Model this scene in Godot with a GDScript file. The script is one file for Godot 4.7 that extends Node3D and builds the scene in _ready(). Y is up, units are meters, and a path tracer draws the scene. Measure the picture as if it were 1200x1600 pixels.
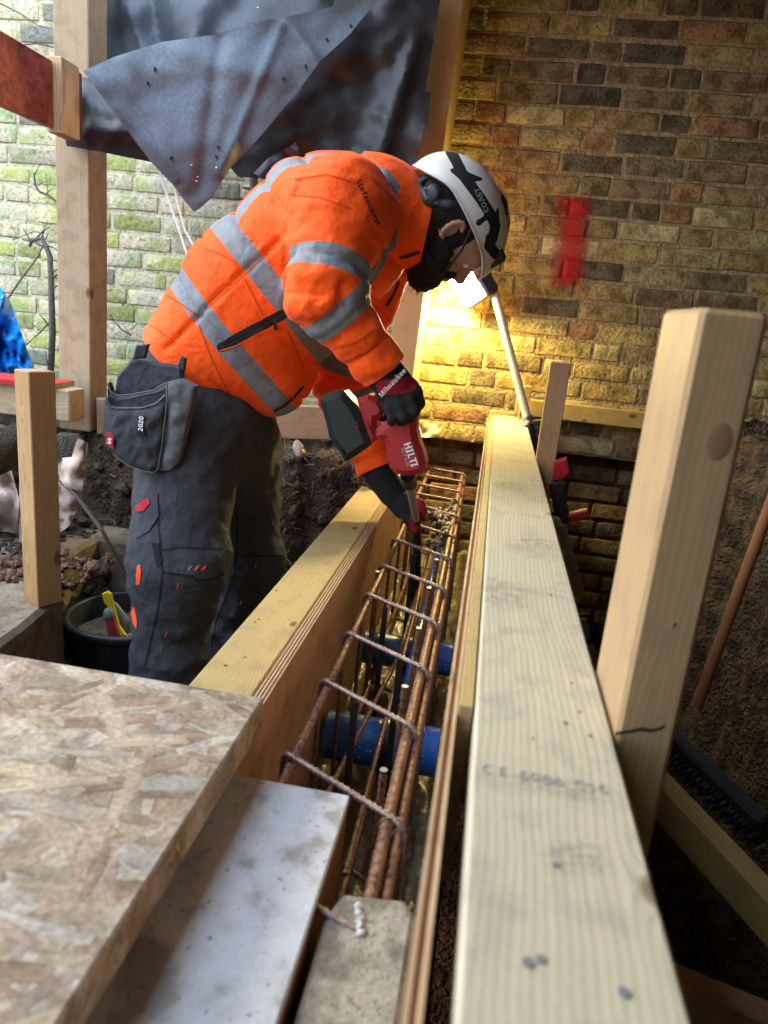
extends Node3D
# A worker compacting concrete in a narrow formwork trench, under a part-covered yard with a stock-brick wall behind.
# World: x to the right across the trench, -z along the trench, y up, metres; the dug floor is near y = 0.

const CAM := Vector3(0.0, 1.2, 0.0)
const FPX := 1150.0            # focal length in pixels of the 1200 x 1600 photograph
var cam_basis := Basis()
var M := {}                    # materials
var taken := {}                # names already used at top level
var rng := RandomNumberGenerator.new()

# ---------------------------------------------------------------- small helpers
func lin(r: float, g: float, b: float) -> Color:
	return Color(r, g, b).linear_to_srgb()

func ray(px: float, py: float) -> Vector3:
	return cam_basis * Vector3((px - 600.0) / FPX, -(py - 800.0) / FPX, -1.0)

# the point seen at a photograph pixel whose world z is known
func P(px: float, py: float, z: float) -> Vector3:
	var d := ray(px, py)
	return CAM + d * ((z - CAM.z) / d.z)

func to_px(p: Vector3) -> Vector2:
	var q := cam_basis.inverse() * (p - CAM)
	if q.z > -0.05:
		return Vector2(-9999, -9999)
	return Vector2(600.0 + FPX * q.x / -q.z, 800.0 - FPX * q.y / -q.z)

func numbered(called: String) -> String:
	if not taken.has(called):
		taken[called] = 0
		return called
	taken[called] += 1
	return "%s_%03d" % [called, taken[called]]

func thing(called: String, label: String, category: String, at := Vector3.ZERO, group := "") -> Node3D:
	var o := Node3D.new()
	o.name = numbered(called)
	add_child(o)
	o.position = at
	tag(o, label, category, group)
	return o

func tag(o: Node, label: String, category: String, group := "") -> void:
	o.set_meta("label", label)
	o.set_meta("category", category)
	if group != "":
		o.set_meta("group", group)

func setting(o: Node, label := "") -> void:
	o.set_meta("kind", "structure")
	if label != "":
		o.set_meta("label", label)

# one named mesh; under self it is numbered, under a thing it may share its name
func obj(called: String, mesh: Mesh, mat: Material, parent: Node = null, at := Transform3D.IDENTITY) -> MeshInstance3D:
	var o := MeshInstance3D.new()
	o.mesh = mesh
	o.transform = at
	if mat != null:
		o.material_override = mat
	if parent == null:
		o.name = numbered(called)
		add_child(o)
	else:
		o.name = called
		parent.add_child(o, true)
	return o

func mesh_of(v: PackedVector3Array, idx: PackedInt32Array, n := PackedVector3Array(), uv := PackedVector2Array(), into: ArrayMesh = null) -> ArrayMesh:
	var a := []
	a.resize(Mesh.ARRAY_MAX)
	a[Mesh.ARRAY_VERTEX] = v
	a[Mesh.ARRAY_INDEX] = idx
	if n.size() == v.size():
		a[Mesh.ARRAY_NORMAL] = n
	if uv.size() == v.size():
		a[Mesh.ARRAY_TEX_UV] = uv
	var m := into if into != null else ArrayMesh.new()
	m.add_surface_from_arrays(Mesh.PRIMITIVE_TRIANGLES, a)
	return m

func smooth_normals(v: PackedVector3Array, idx: PackedInt32Array) -> PackedVector3Array:
	var n := PackedVector3Array()
	n.resize(v.size())
	for t in range(0, idx.size(), 3):
		var a := idx[t]
		var b := idx[t + 1]
		var c := idx[t + 2]
		var f := (v[c] - v[a]).cross(v[b] - v[a])
		n[a] += f
		n[b] += f
		n[c] += f
	for i in n.size():
		n[i] = n[i].normalized()
	return n

# flat-shaded soup of triangles
class Soup:
	var v := PackedVector3Array()
	var n := PackedVector3Array()
	var uv := PackedVector2Array()
	func tri(a: Vector3, b: Vector3, c: Vector3, ua := Vector2.ZERO, ub := Vector2.ZERO, uc := Vector2.ZERO) -> void:
		var f := (c - a).cross(b - a).normalized()
		v.append(a); v.append(b); v.append(c)
		n.append(f); n.append(f); n.append(f)
		uv.append(ua); uv.append(ub); uv.append(uc)
	func quad(a: Vector3, b: Vector3, c: Vector3, d: Vector3, ua := Vector2.ZERO, ub := Vector2.ZERO, uc := Vector2.ZERO, ud := Vector2.ZERO) -> void:
		tri(a, b, c, ua, ub, uc)
		tri(a, c, d, ua, uc, ud)
	func into(m: ArrayMesh = null) -> ArrayMesh:
		var a := []
		a.resize(Mesh.ARRAY_MAX)
		a[Mesh.ARRAY_VERTEX] = v
		a[Mesh.ARRAY_NORMAL] = n
		a[Mesh.ARRAY_TEX_UV] = uv
		var r := m if m != null else ArrayMesh.new()
		r.add_surface_from_arrays(Mesh.PRIMITIVE_TRIANGLES, a)
		return r

# a sawn timber: length along +x from 0 to L, section w (z) by h (y), arrises eased by bev; u runs with the grain
func timber_mesh(L: float, w: float, h: float, bev: float, u0: float, v0: float, wob := 0.0) -> ArrayMesh:
	var sec := func(g: float) -> PackedVector2Array:
		var a := w / 2 - g
		var b := h / 2 - g
		var c := bev
		return PackedVector2Array([Vector2(-a + c, b), Vector2(a - c, b), Vector2(a, b - c), Vector2(a, -b + c), Vector2(a - c, -b), Vector2(-a + c, -b), Vector2(-a, -b + c), Vector2(-a, b - c)])
	var full: PackedVector2Array = sec.call(0.0)
	var small: PackedVector2Array = sec.call(bev * 0.7)
	var s := Soup.new()
	var per := [0.0]
	for i in 8:
		per.append(per[i] + full[i].distance_to(full[(i + 1) % 8]))
	var r2 := RandomNumberGenerator.new()
	r2.seed = int(abs(u0 * 1000.0 + v0 * 77.0)) + 5
	var xs := [0.0, bev]
	var mid := maxi(1, int(L / 0.25)) if wob > 0.0 else 1
	for k in range(1, mid):
		xs.append(bev + (L - 2 * bev) * k / mid)
	xs.append(L - bev)
	xs.append(L)
	var rings := []
	for k in xs.size():
		var src := small if k == 0 or k == xs.size() - 1 else full
		var off := Vector2(r2.randf_range(-wob, wob), r2.randf_range(-wob, wob))
		var ring := []
		for i in 8:
			ring.append(Vector3(xs[k], src[i].y + off.y, src[i].x + off.x))
		rings.append(ring)
	for k in xs.size() - 1:
		for i in 8:
			var j := (i + 1) % 8
			var ua := Vector2(xs[k] + u0, per[i] / 0.25 + v0)
			var ub := Vector2(xs[k + 1] + u0, per[i] / 0.25 + v0)
			var uc := Vector2(xs[k + 1] + u0, per[i + 1] / 0.25 + v0)
			var ud := Vector2(xs[k] + u0, per[i + 1] / 0.25 + v0)
			s.quad(rings[k][i], rings[k][j], rings[k + 1][j], rings[k + 1][i], ua, ud, uc, ub)
	var m := s.into()
	var e := Soup.new()
	for i in range(1, 7):
		var a: Array = rings[0]
		var b: Array = rings[-1]
		var uvp := func(q: Vector3) -> Vector2: return Vector2(q.z / 0.2 + u0 * 1.7, q.y / 0.2 + v0 * 1.3)
		e.tri(a[0], a[i + 1], a[i], uvp.call(a[0]), uvp.call(a[i + 1]), uvp.call(a[i]))
		e.tri(b[0], b[i], b[i + 1], uvp.call(b[0]), uvp.call(b[i]), uvp.call(b[i + 1]))
	return e.into(m)

var timber_count := 0
# a timber from p0 to p1 (centre lines), w across, h along "up"
func timber(parent: Node, called: String, p0: Vector3, p1: Vector3, w: float, h: float, up: Vector3, mat: Material, endm: Material, bev := 0.002, wob := 0.0) -> MeshInstance3D:
	timber_count += 1
	var x := (p1 - p0).normalized()
	var z := x.cross(up).normalized()
	var y := z.cross(x).normalized()
	var m := timber_mesh((p1 - p0).length(), w, h, bev, timber_count * 0.373, timber_count * 0.219, wob)
	m.surface_set_material(0, mat)
	m.surface_set_material(1, endm)
	return obj(called, m, null, parent, Transform3D(Basis(x, y, z), p0))

# a round rod through points
func rod_mesh(pts: PackedVector3Array, r: float, sides := 8, ribs := 0.0, rib_h := 0.0007, taper := 1.0) -> ArrayMesh:
	var path := PackedVector3Array()
	if ribs > 0.0:
		for i in pts.size() - 1:
			var n := maxi(1, int((pts[i + 1] - pts[i]).length() / (ribs / 2.0)))
			for k in n:
				path.append(pts[i].lerp(pts[i + 1], float(k) / n))
		path.append(pts[-1])
	else:
		path = pts
	var v := PackedVector3Array()
	var idx := PackedInt32Array()
	var uv := PackedVector2Array()
	var last := Vector3(0.31, 0.9, 0.17)
	var run := 0.0
	var count := path.size()
	for i in count:
		var t := (path[mini(i + 1, count - 1)] - path[maxi(i - 1, 0)]).normalized()
		var s := last - t * last.dot(t)
		if s.length() < 0.05:
			s = t.cross(Vector3(0.7, 0.1, 0.7))
		s = s.normalized()
		last = s
		var q := t.cross(s)
		if i > 0:
			run += path[i].distance_to(path[i - 1])
		var rr := r * lerpf(1.0, taper, float(i) / maxf(1, count - 1))
		if ribs > 0.0:
			rr += rib_h if i % 2 == 0 else -rib_h
		for k in sides:
			var a := TAU * k / sides
			v.append(path[i] + (s * cos(a) + q * sin(a)) * rr)
			uv.append(Vector2(run, float(k) / sides))
	for i in count - 1:
		for k in sides:
			var a := i * sides + k
			var b := i * sides + (k + 1) % sides
			idx.append_array(PackedInt32Array([a, b, b + sides, a, b + sides, a + sides]))
	var c0 := v.size()
	v.append(path[0]); uv.append(Vector2.ZERO)
	v.append(path[-1]); uv.append(Vector2.ZERO)
	for k in sides:
		idx.append_array(PackedInt32Array([c0, (k + 1) % sides, k]))
		idx.append_array(PackedInt32Array([c0 + 1, (count - 1) * sides + k, (count - 1) * sides + (k + 1) % sides]))
	# keep winding outward
	var f := (v[idx[2]] - v[idx[0]]).cross(v[idx[1]] - v[idx[0]])
	if f.dot(v[idx[0]] - path[0]) < 0:
		for t in range(0, sides * 6 * (count - 1), 3):
			var w := idx[t + 1]
			idx[t + 1] = idx[t + 2]
			idx[t + 2] = w
	return mesh_of(v, idx, smooth_normals(v, idx), uv)

# a plate: outline in local xy (any turn), from z = 0 forward to z = depth, edges eased
func plate_mesh(poly: PackedVector2Array, depth: float, bev: float, back_too := true) -> ArrayMesh:
	var p := poly
	if not Geometry2D.is_polygon_clockwise(p):
		p = p.duplicate()
		p.reverse()
	var n := p.size()
	var ins := PackedVector2Array()
	for i in n:
		var d0 := (p[i] - p[(i + n - 1) % n]).normalized()
		var d1 := (p[(i + 1) % n] - p[i]).normalized()
		var m := (Vector2(d0.y, -d0.x) + Vector2(d1.y, -d1.x))
		m = m.normalized() / maxf(0.45, sqrt((1.0 + d0.dot(d1)) / 2.0))
		ins.append(p[i] + m * bev)
	# godot calls y-down clockwise; choose the inset that shrinks
	var area := func(q: PackedVector2Array) -> float:
		var s := 0.0
		for i in q.size():
			s += q[i].cross(q[(i + 1) % q.size()])
		return absf(s)
	if area.call(ins) > area.call(p):
		for i in n:
			ins[i] = p[i] * 2.0 - ins[i]
	var v := PackedVector3Array()
	var idx := PackedInt32Array()
	var rings := [[ins, depth], [p, depth - bev], [p, bev if back_too else 0.0], [ins, 0.0]]
	for r in rings:
		for q in r[0]:
			v.append(Vector3(q.x, q.y, r[1]))
	var flip := false
	for r in 3:
		for i in n:
			var a := r * n + i
			var b := r * n + (i + 1) % n
			idx.append_array(PackedInt32Array([a, b, b + n, a, b + n, a + n]))
	var tr := Geometry2D.triangulate_polygon(ins)
	if tr.is_empty():
		tr = Geometry2D.triangulate_polygon(p)
	for t in range(0, tr.size(), 3):
		idx.append_array(PackedInt32Array([tr[t], tr[t + 1], tr[t + 2]]))
		idx.append_array(PackedInt32Array([tr[t] + 3 * n, tr[t + 2] + 3 * n, tr[t + 1] + 3 * n]))
	# flat-ish shading: split into a soup with per-face normals facing out
	var s := Soup.new()
	var cen := Vector3.ZERO
	for q in v:
		cen += q / v.size()
	for t in range(0, idx.size(), 3):
		var a := v[idx[t]]
		var b := v[idx[t + 1]]
		var c := v[idx[t + 2]]
		var nz := (c - a).cross(b - a)
		var swap := false
		if t >= 18 * n:
			swap = nz.z < 0 if a.z > depth / 2 else nz.z > 0
		else:
			var i := (t / 6) % n
			var e := p[(i + 1) % n] - p[i]
			var outw := Vector2(e.y, -e.x)
			if outw.dot(p[i] - ins[i]) < 0:
				outw = -outw
			swap = Vector2(nz.x, nz.y).dot(outw) < 0
		if swap:
			s.tri(a, c, b, Vector2(a.x, a.y), Vector2(c.x, c.y), Vector2(b.x, b.y))
		else:
			s.tri(a, b, c, Vector2(a.x, a.y), Vector2(b.x, b.y), Vector2(c.x, c.y))
	return s.into()

# a box with eased arrises, centred
func box_mesh(size: Vector3, bev := 0.003) -> ArrayMesh:
	var h := size / 2.0
	var b := minf(bev, minf(h.x, minf(h.y, h.z)) * 0.9)
	var s := Soup.new()
	for ax in 3:
		for sg in [-1.0, 1.0]:
			var u := (ax + 1) % 3
			var w := (ax + 2) % 3
			var c := []
			for q in [[-1, -1], [1, -1], [1, 1], [-1, 1]]:
				var p := Vector3.ZERO
				p[ax] = sg * h[ax]
				p[u] = q[0] * (h[u] - b)
				p[w] = q[1] * (h[w] - b)
				c.append(p)
			if sg > 0:
				s.quad(c[0], c[3], c[2], c[1])
			else:
				s.quad(c[0], c[1], c[2], c[3])
	for ax in 3:
		var u := (ax + 1) % 3
		var w := (ax + 2) % 3
		for su in [-1.0, 1.0]:
			for sw in [-1.0, 1.0]:
				var c := []
				for q in [[0, -1], [0, 1], [1, 1], [1, -1]]:
					var p := Vector3.ZERO
					p[ax] = q[1] * (h[ax] - b)
					p[u] = su * (h[u] - (b if q[0] == 1 else 0.0))
					p[w] = sw * (h[w] - (0.0 if q[0] == 1 else b))
					c.append(p)
				var f: Vector3 = (c[2] - c[0]).cross(c[1] - c[0])
				if f[u] * su + f[w] * sw > 0:
					s.quad(c[0], c[1], c[2], c[3])
				else:
					s.quad(c[0], c[3], c[2], c[1])
	for sx in [-1.0, 1.0]:
		for sy in [-1.0, 1.0]:
			for sz in [-1.0, 1.0]:
				var a := Vector3(sx * h.x, sy * (h.y - b), sz * (h.z - b))
				var d := Vector3(sx * (h.x - b), sy * h.y, sz * (h.z - b))
				var e := Vector3(sx * (h.x - b), sy * (h.y - b), sz * h.z)
				if (e - a).cross(d - a).dot(Vector3(sx, sy, sz)) > 0:
					s.tri(a, d, e)
				else:
					s.tri(a, e, d)
	for i in s.v.size():
		var q := s.v[i]
		var an := s.n[i].abs()
		s.uv[i] = Vector2(q.z, q.y) if an.x > 0.8 else (Vector2(q.x, q.z) if an.y > 0.8 else Vector2(q.x, q.y))
	return s.into()

# a lathe about y: profile of (radius, y)
func lathe_mesh(prof: PackedVector2Array, sides := 32) -> ArrayMesh:
	var v := PackedVector3Array()
	var idx := PackedInt32Array()
	for p in prof:
		for k in sides:
			var a := TAU * k / sides
			v.append(Vector3(cos(a) * p.x, p.y, sin(a) * p.x))
	for i in prof.size() - 1:
		for k in sides:
			var a := i * sides + k
			var b := i * sides + (k + 1) % sides
			idx.append_array(PackedInt32Array([a, b, b + sides, a, b + sides, a + sides]))
	return mesh_of(v, idx, smooth_normals(v, idx))

# a cloth or plastic sheet whose outline is given in photograph pixels; zf gives the world z at a pixel
func sheet_mesh(poly: PackedVector2Array, step: float, zf: Callable) -> ArrayMesh:
	var pts := PackedVector2Array()
	var n := poly.size()
	for i in n:
		var a := poly[i]
		var b := poly[(i + 1) % n]
		var k := maxi(1, int(a.distance_to(b) / step))
		for j in k:
			pts.append(a.lerp(b, float(j) / k))
	var lo := poly[0]
	var hi := poly[0]
	for q in poly:
		lo = lo.min(q)
		hi = hi.max(q)
	var r2 := RandomNumberGenerator.new()
	r2.seed = 11
	var edge := pts.duplicate()
	var y := lo.y
	while y < hi.y:
		var x := lo.x
		while x < hi.x:
			var q := Vector2(x, y) + Vector2(r2.randf(), r2.randf()) * step * 0.35
			if Geometry2D.is_point_in_polygon(q, poly):
				var ok := true
				for e in edge:
					if absf(e.x - q.x) < step * 0.55 and e.distance_to(q) < step * 0.55:
						ok = false
						break
				if ok:
					pts.append(q)
			x += step
		y += step
	var tr := Geometry2D.triangulate_delaunay(pts)
	var v := PackedVector3Array()
	for q in pts:
		v.append(P(q.x, q.y, zf.call(q.x, q.y)))
	var idx := PackedInt32Array()
	for t in range(0, tr.size(), 3):
		var c := (pts[tr[t]] + pts[tr[t + 1]] + pts[tr[t + 2]]) / 3.0
		if not Geometry2D.is_point_in_polygon(c, poly):
			continue
		var a := v[tr[t]]
		var f := (v[tr[t + 2]] - a).cross(v[tr[t + 1]] - a)
		if f.dot(CAM - a) > 0:
			idx.append_array(PackedInt32Array([tr[t], tr[t + 1], tr[t + 2]]))
		else:
			idx.append_array(PackedInt32Array([tr[t], tr[t + 2], tr[t + 1]]))
	return mesh_of(v, idx, smooth_normals(v, idx))

func noise(seed_: int, freq: float, oct := 3, kind := FastNoiseLite.TYPE_SIMPLEX_SMOOTH) -> FastNoiseLite:
	var n := FastNoiseLite.new()
	n.seed = seed_
	n.frequency = freq
	n.noise_type = kind
	n.fractal_octaves = oct
	return n

# ---------------------------------------------------------------- textures and materials
func to_tex(w: int, h: int, rgb: PackedByteArray) -> ImageTexture:
	return ImageTexture.create_from_image(Image.create_from_data(w, h, false, Image.FORMAT_RGB8, rgb))

func gray_tex(w: int, h: int, g: PackedByteArray) -> ImageTexture:
	return ImageTexture.create_from_image(Image.create_from_data(w, h, false, Image.FORMAT_L8, g))

# seamless grey noise as bytes, made by the engine
func noise_bytes(size: int, seed_: int, freq: float, oct: int, kind := FastNoiseLite.TYPE_SIMPLEX_SMOOTH, w := 0) -> PackedByteArray:
	var n := noise(seed_, freq, oct, kind)
	var im := n.get_seamless_image(size if w == 0 else w, size)
	im.convert(Image.FORMAT_L8)
	return im.get_data()

var lut := PackedByteArray()
func make_lut() -> void:
	lut.resize(2049)
	for i in 2049:
		var c := i / 2048.0
		lut[i] = int(255.0 * (12.92 * c if c < 0.0031308 else 1.055 * pow(c, 1.0 / 2.4) - 0.055))

func s8(x: float) -> int:      # linear 0..1 to an sRGB byte
	return lut[clampi(int(x * 2048.0), 0, 2048)]

# sawn softwood, 1 m along u by 0.25 m along v; colours are linear
func wood_tex(seed_: int, early: Vector3, late: Vector3, knots: int, tilt: float, stain: Vector3, stain_amount: float, ring := 0.0052, wear := 0.5, centre := -1.0, swirl := 1.0) -> Array:
	var W := 1024
	var H := 256
	var r2 := RandomNumberGenerator.new()
	r2.seed = seed_
	var n1 := noise(seed_, 1.0, 2)
	var fib := noise_bytes(H, seed_ + 1, 0.02, 3, FastNoiseLite.TYPE_SIMPLEX_SMOOTH, W)
	var big := noise_bytes(H, seed_ + 2, 0.012, 4, FastNoiseLite.TYPE_SIMPLEX_SMOOTH, W)
	var kp := []
	for k in knots:
		kp.append([r2.randf(), r2.randf_range(0.03, 0.22), r2.randf_range(0.006, 0.013)])
	var yc := r2.randf_range(0.08, 0.17) if centre < 0.0 else centre
	var rgb := PackedByteArray()
	rgb.resize(W * H * 3)
	var hg := PackedByteArray()
	hg.resize(W * H)
	# slow swirls of the grain on a coarse grid
	var GX := 129
	var GY := 65
	var sway := PackedFloat32Array()
	sway.resize(GX * GY)
	for j in GY:
		for i in GX:
			var x := float(i) / (GX - 1)
			var y := 0.25 * j / (GY - 1)
			sway[j * GX + i] = swirl * (n1.get_noise_3d(sin(x * TAU) * 0.7, cos(x * TAU) * 0.7, y * 5.0) * 0.014 + n1.get_noise_3d(sin(x * TAU) * 2.4, cos(x * TAU) * 2.4, y * 16.0 + 9.0) * 0.0022)
			for q in kp:
				var dx: float = absf(x - q[0])
				dx = minf(dx, 1.0 - dx) * 0.55
				var ky: float = y - q[1]
				var e: float = (dx * dx + ky * ky) / (q[2] * q[2])
				if e < 12.0:
					sway[j * GX + i] += 0.014 * exp(-e * 0.35)
	for j in H:
		var y := 0.25 * j / H
		var dy := y - yc
		var gy := float(j) / H * (GY - 1)
		var gj := int(gy)
		gy -= gj
		var frow := ((j * 5) % H) * W
		for i in W:
			var gx := i * 0.125
			var gi := int(gx)
			gx -= gi
			var o2 := gj * GX + gi
			var warp := lerpf(lerpf(sway[o2], sway[o2 + 1], gx), lerpf(sway[o2 + GX], sway[o2 + GX + 1], gx), gy)
			var depth := 0.012 + tilt * (0.5 + 0.5 * sin(i * TAU / W))
			var ph := (sqrt(dy * dy + depth * depth) + warp) / ring
			ph -= floorf(ph)
			var l := ph * ph * ph * (1.0 - smoothstep(0.93, 1.0, ph))
			var f := fib[frow + int(i * 0.12)] / 255.0
			var st := clampf((big[j * W + i] - 133) / 66.0, 0.0, 1.0) * stain_amount
			var c := early.lerp(late, clampf(l * 0.9 + (f - 0.5) * 0.5, 0.0, 1.0)) * (0.84 + 0.32 * f)
			c = c.lerp(stain, st * (0.5 + 0.5 * f)) * 2048.0
			var o := (j * W + i) * 3
			rgb[o] = lut[clampi(int(c.x), 0, 2048)]
			rgb[o + 1] = lut[clampi(int(c.y), 0, 2048)]
			rgb[o + 2] = lut[clampi(int(c.z), 0, 2048)]
			hg[j * W + i] = clampi(int(128 + 70 * (f - 0.5) * wear + 46 * l), 0, 255)
	# dark hearts of the knots
	var dark := late * Vector3(0.42, 0.36, 0.32)
	for q in kp:
		var cx := int(q[0] * W)
		var cy := int(q[1] * 4.0 * H)
		for jy in range(-16, 17):
			for jx in range(-30, 31):
				var e: float = (pow(jx * 0.55 / W, 2) + pow(jy * 0.25 / H, 2)) / (q[2] * q[2])
				var kd := clampf(1.25 - e, 0.0, 1.0) * 0.8
				if kd <= 0.0:
					continue
				var yy := clampi(cy + jy, 0, H - 1)
				var o := (yy * W + posmod(cx + jx, W)) * 3
				rgb[o] = int(lerpf(rgb[o], s8(dark.x), kd))
				rgb[o + 1] = int(lerpf(rgb[o + 1], s8(dark.y), kd))
				rgb[o + 2] = int(lerpf(rgb[o + 2], s8(dark.z), kd))
	return [to_tex(W, H, rgb), gray_tex(W, H, hg)]

func wood_mat(t: Array, rough: float, relief: float) -> StandardMaterial3D:
	var m := StandardMaterial3D.new()
	m.albedo_texture = t[0]
	m.roughness = rough
	m.metallic_specular = 0.3
	m.heightmap_enabled = true
	m.heightmap_texture = t[1]
	m.heightmap_scale = relief
	return m

func plain(c: Color, rough := 0.8, spec := 0.4, metal := 0.0) -> StandardMaterial3D:
	var m := StandardMaterial3D.new()
	m.albedo_color = c
	m.roughness = rough
	m.metallic_specular = spec
	m.metallic = metal
	return m

func tri_mat(c: Color, tex: Texture2D, bump: Texture2D, scale: float, relief: float, rough := 0.9, spec := 0.3, world := true) -> StandardMaterial3D:
	var m := plain(c, rough, spec)
	if tex != null:
		m.albedo_texture = tex
	m.uv1_triplanar = true
	m.uv1_world_triplanar = world
	m.uv1_scale = Vector3.ONE * scale
	if bump != null:
		m.heightmap_enabled = true
		m.heightmap_texture = bump
		m.heightmap_scale = relief
	return m

# mottled colour texture: three noises choose between linear colours
func mottle(size: int, seed_: int, cols: Array, freq: float, speck: float, speck_col: Vector3, fine := 0.25) -> ImageTexture:
	var a := noise_bytes(size, seed_, freq, 5)
	var b := noise_bytes(size, seed_ + 7, freq * 2.3, 4)
	var c := noise_bytes(size, seed_ + 13, 0.11, 3)
	var d := noise_bytes(size, seed_ + 29, 0.05, 2)
	var rgb := PackedByteArray()
	rgb.resize(size * size * 3)
	var n := cols.size()
	var lim := (1.0 - speck) * 255.0
	for i in size * size:
		var t := clampf((a[i] * 1.7 + b[i] * 0.5) / 255.0 - 0.6, 0.0, 0.999) * (n - 1)
		var k := int(t)
		var q0: Vector3 = cols[k]
		var q := q0.lerp(cols[k + 1], t - k) * (1.0 + (c[i] / 127.5 - 1.0) * fine)
		if d[i] * 0.6 + c[i] * 0.4 > lim:
			q = q.lerp(speck_col, 0.75)
		q *= 2048.0
		rgb[i * 3] = lut[clampi(int(q.x), 0, 2048)]
		rgb[i * 3 + 1] = lut[clampi(int(q.y), 0, 2048)]
		rgb[i * 3 + 2] = lut[clampi(int(q.z), 0, 2048)]
	return to_tex(size, size, rgb)

func bump_tex(size: int, seed_: int, freq: float, oct: int, kind := FastNoiseLite.TYPE_SIMPLEX_SMOOTH) -> ImageTexture:
	return gray_tex(size, size, noise_bytes(size, seed_, freq, oct, kind))

# sharp creases, as in stiff cloth
func ridged_tex(size: int, seed_: int, freq: float) -> ImageTexture:
	var n := noise(seed_, freq, 4)
	n.fractal_type = FastNoiseLite.FRACTAL_RIDGED
	n.domain_warp_enabled = true
	n.domain_warp_amplitude = 22.0
	n.domain_warp_frequency = 0.01
	var im := n.get_seamless_image(size, size)
	im.convert(Image.FORMAT_L8)
	return ImageTexture.create_from_image(im)

# oriented strand board: overlapping flakes, 0.8 m a side
func osb_tex(size: int, seed_: int, cols: Array) -> Array:
	var r2 := RandomNumberGenerator.new()
	r2.seed = seed_
	var rgb := PackedByteArray()
	rgb.resize(size * size * 3)
	var hg := PackedByteArray()
	hg.resize(size * size)
	var grain := noise_bytes(size, seed_, 0.06, 3)
	for i in size * size:
		rgb[i * 3] = s8(cols[0].x * 0.8)
		rgb[i * 3 + 1] = s8(cols[0].y * 0.8)
		rgb[i * 3 + 2] = s8(cols[0].z * 0.8)
		hg[i] = 90
	for k in 1400:
		var cx := r2.randf() * size
		var cy := r2.randf() * size
		var L := r2.randf_range(0.03, 0.075) * size
		var Wd := r2.randf_range(0.006, 0.019) * size
		var an := r2.randfn(0.0, 0.55)
		if r2.randf() < 0.2:
			an += PI / 2
		var ca := cos(an)
		var sa := sin(an)
		var col: Vector3 = cols[r2.randi() % cols.size()] * r2.randf_range(0.82, 1.1)
		var lift := int(90 + 110 * r2.randf())
		var bend := r2.randf_range(-0.12, 0.12)
		var ex := int(absf(L * ca) + absf(Wd * sa)) + 1
		var ey := int(absf(L * sa) + absf(Wd * ca)) + 1
		for jy in range(-ey, ey + 1):
			for jx in range(-ex, ex + 1):
				var u := jx * ca + jy * sa
				var v := -jx * sa + jy * ca + bend * u * u / L
				if absf(u) > L or absf(v) > Wd * (1.0 - 0.3 * absf(u) / L):
					continue
				var o := posmod(int(cy) + jy, size) * size + posmod(int(cx) + jx, size)
				var edge := 0.82 if absf(v) > Wd * 0.7 else 1.0
				var g := 0.75 + 0.5 * grain[(int(v * 9.0 + k * 31) & (size - 1)) * size + (int(u * 0.8 + k * 17) & (size - 1))] / 255.0
				rgb[o * 3] = s8(col.x * g * edge)
				rgb[o * 3 + 1] = s8(col.y * g * edge)
				rgb[o * 3 + 2] = s8(col.z * g * edge)
				hg[o] = clampi(int(lift * (0.8 if edge < 1.0 else 1.0) + 30 * (g - 1.0)), 0, 255)
	# scuffs and dirt over the flakes, as matter with its own grain
	var dirt := noise_bytes(size, seed_ + 3, 0.02, 5)
	var fleck := noise_bytes(size, seed_ + 4, 0.16, 3)
	for i in size * size:
		var k := 0.8 + 0.3 * dirt[i] / 255.0 + 0.25 * (fleck[i] / 255.0 - 0.5)
		var pale_k := clampf((dirt[i] - 140) / 130.0, 0.0, 0.32)
		for c in 3:
			rgb[i * 3 + c] = clampi(int(lerpf(rgb[i * 3 + c] * k, [196, 186, 174][c] * (0.7 + 0.5 * fleck[i] / 255.0), pale_k)), 0, 255)
	return [to_tex(size, size, rgb), gray_tex(size, size, hg)]

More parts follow.
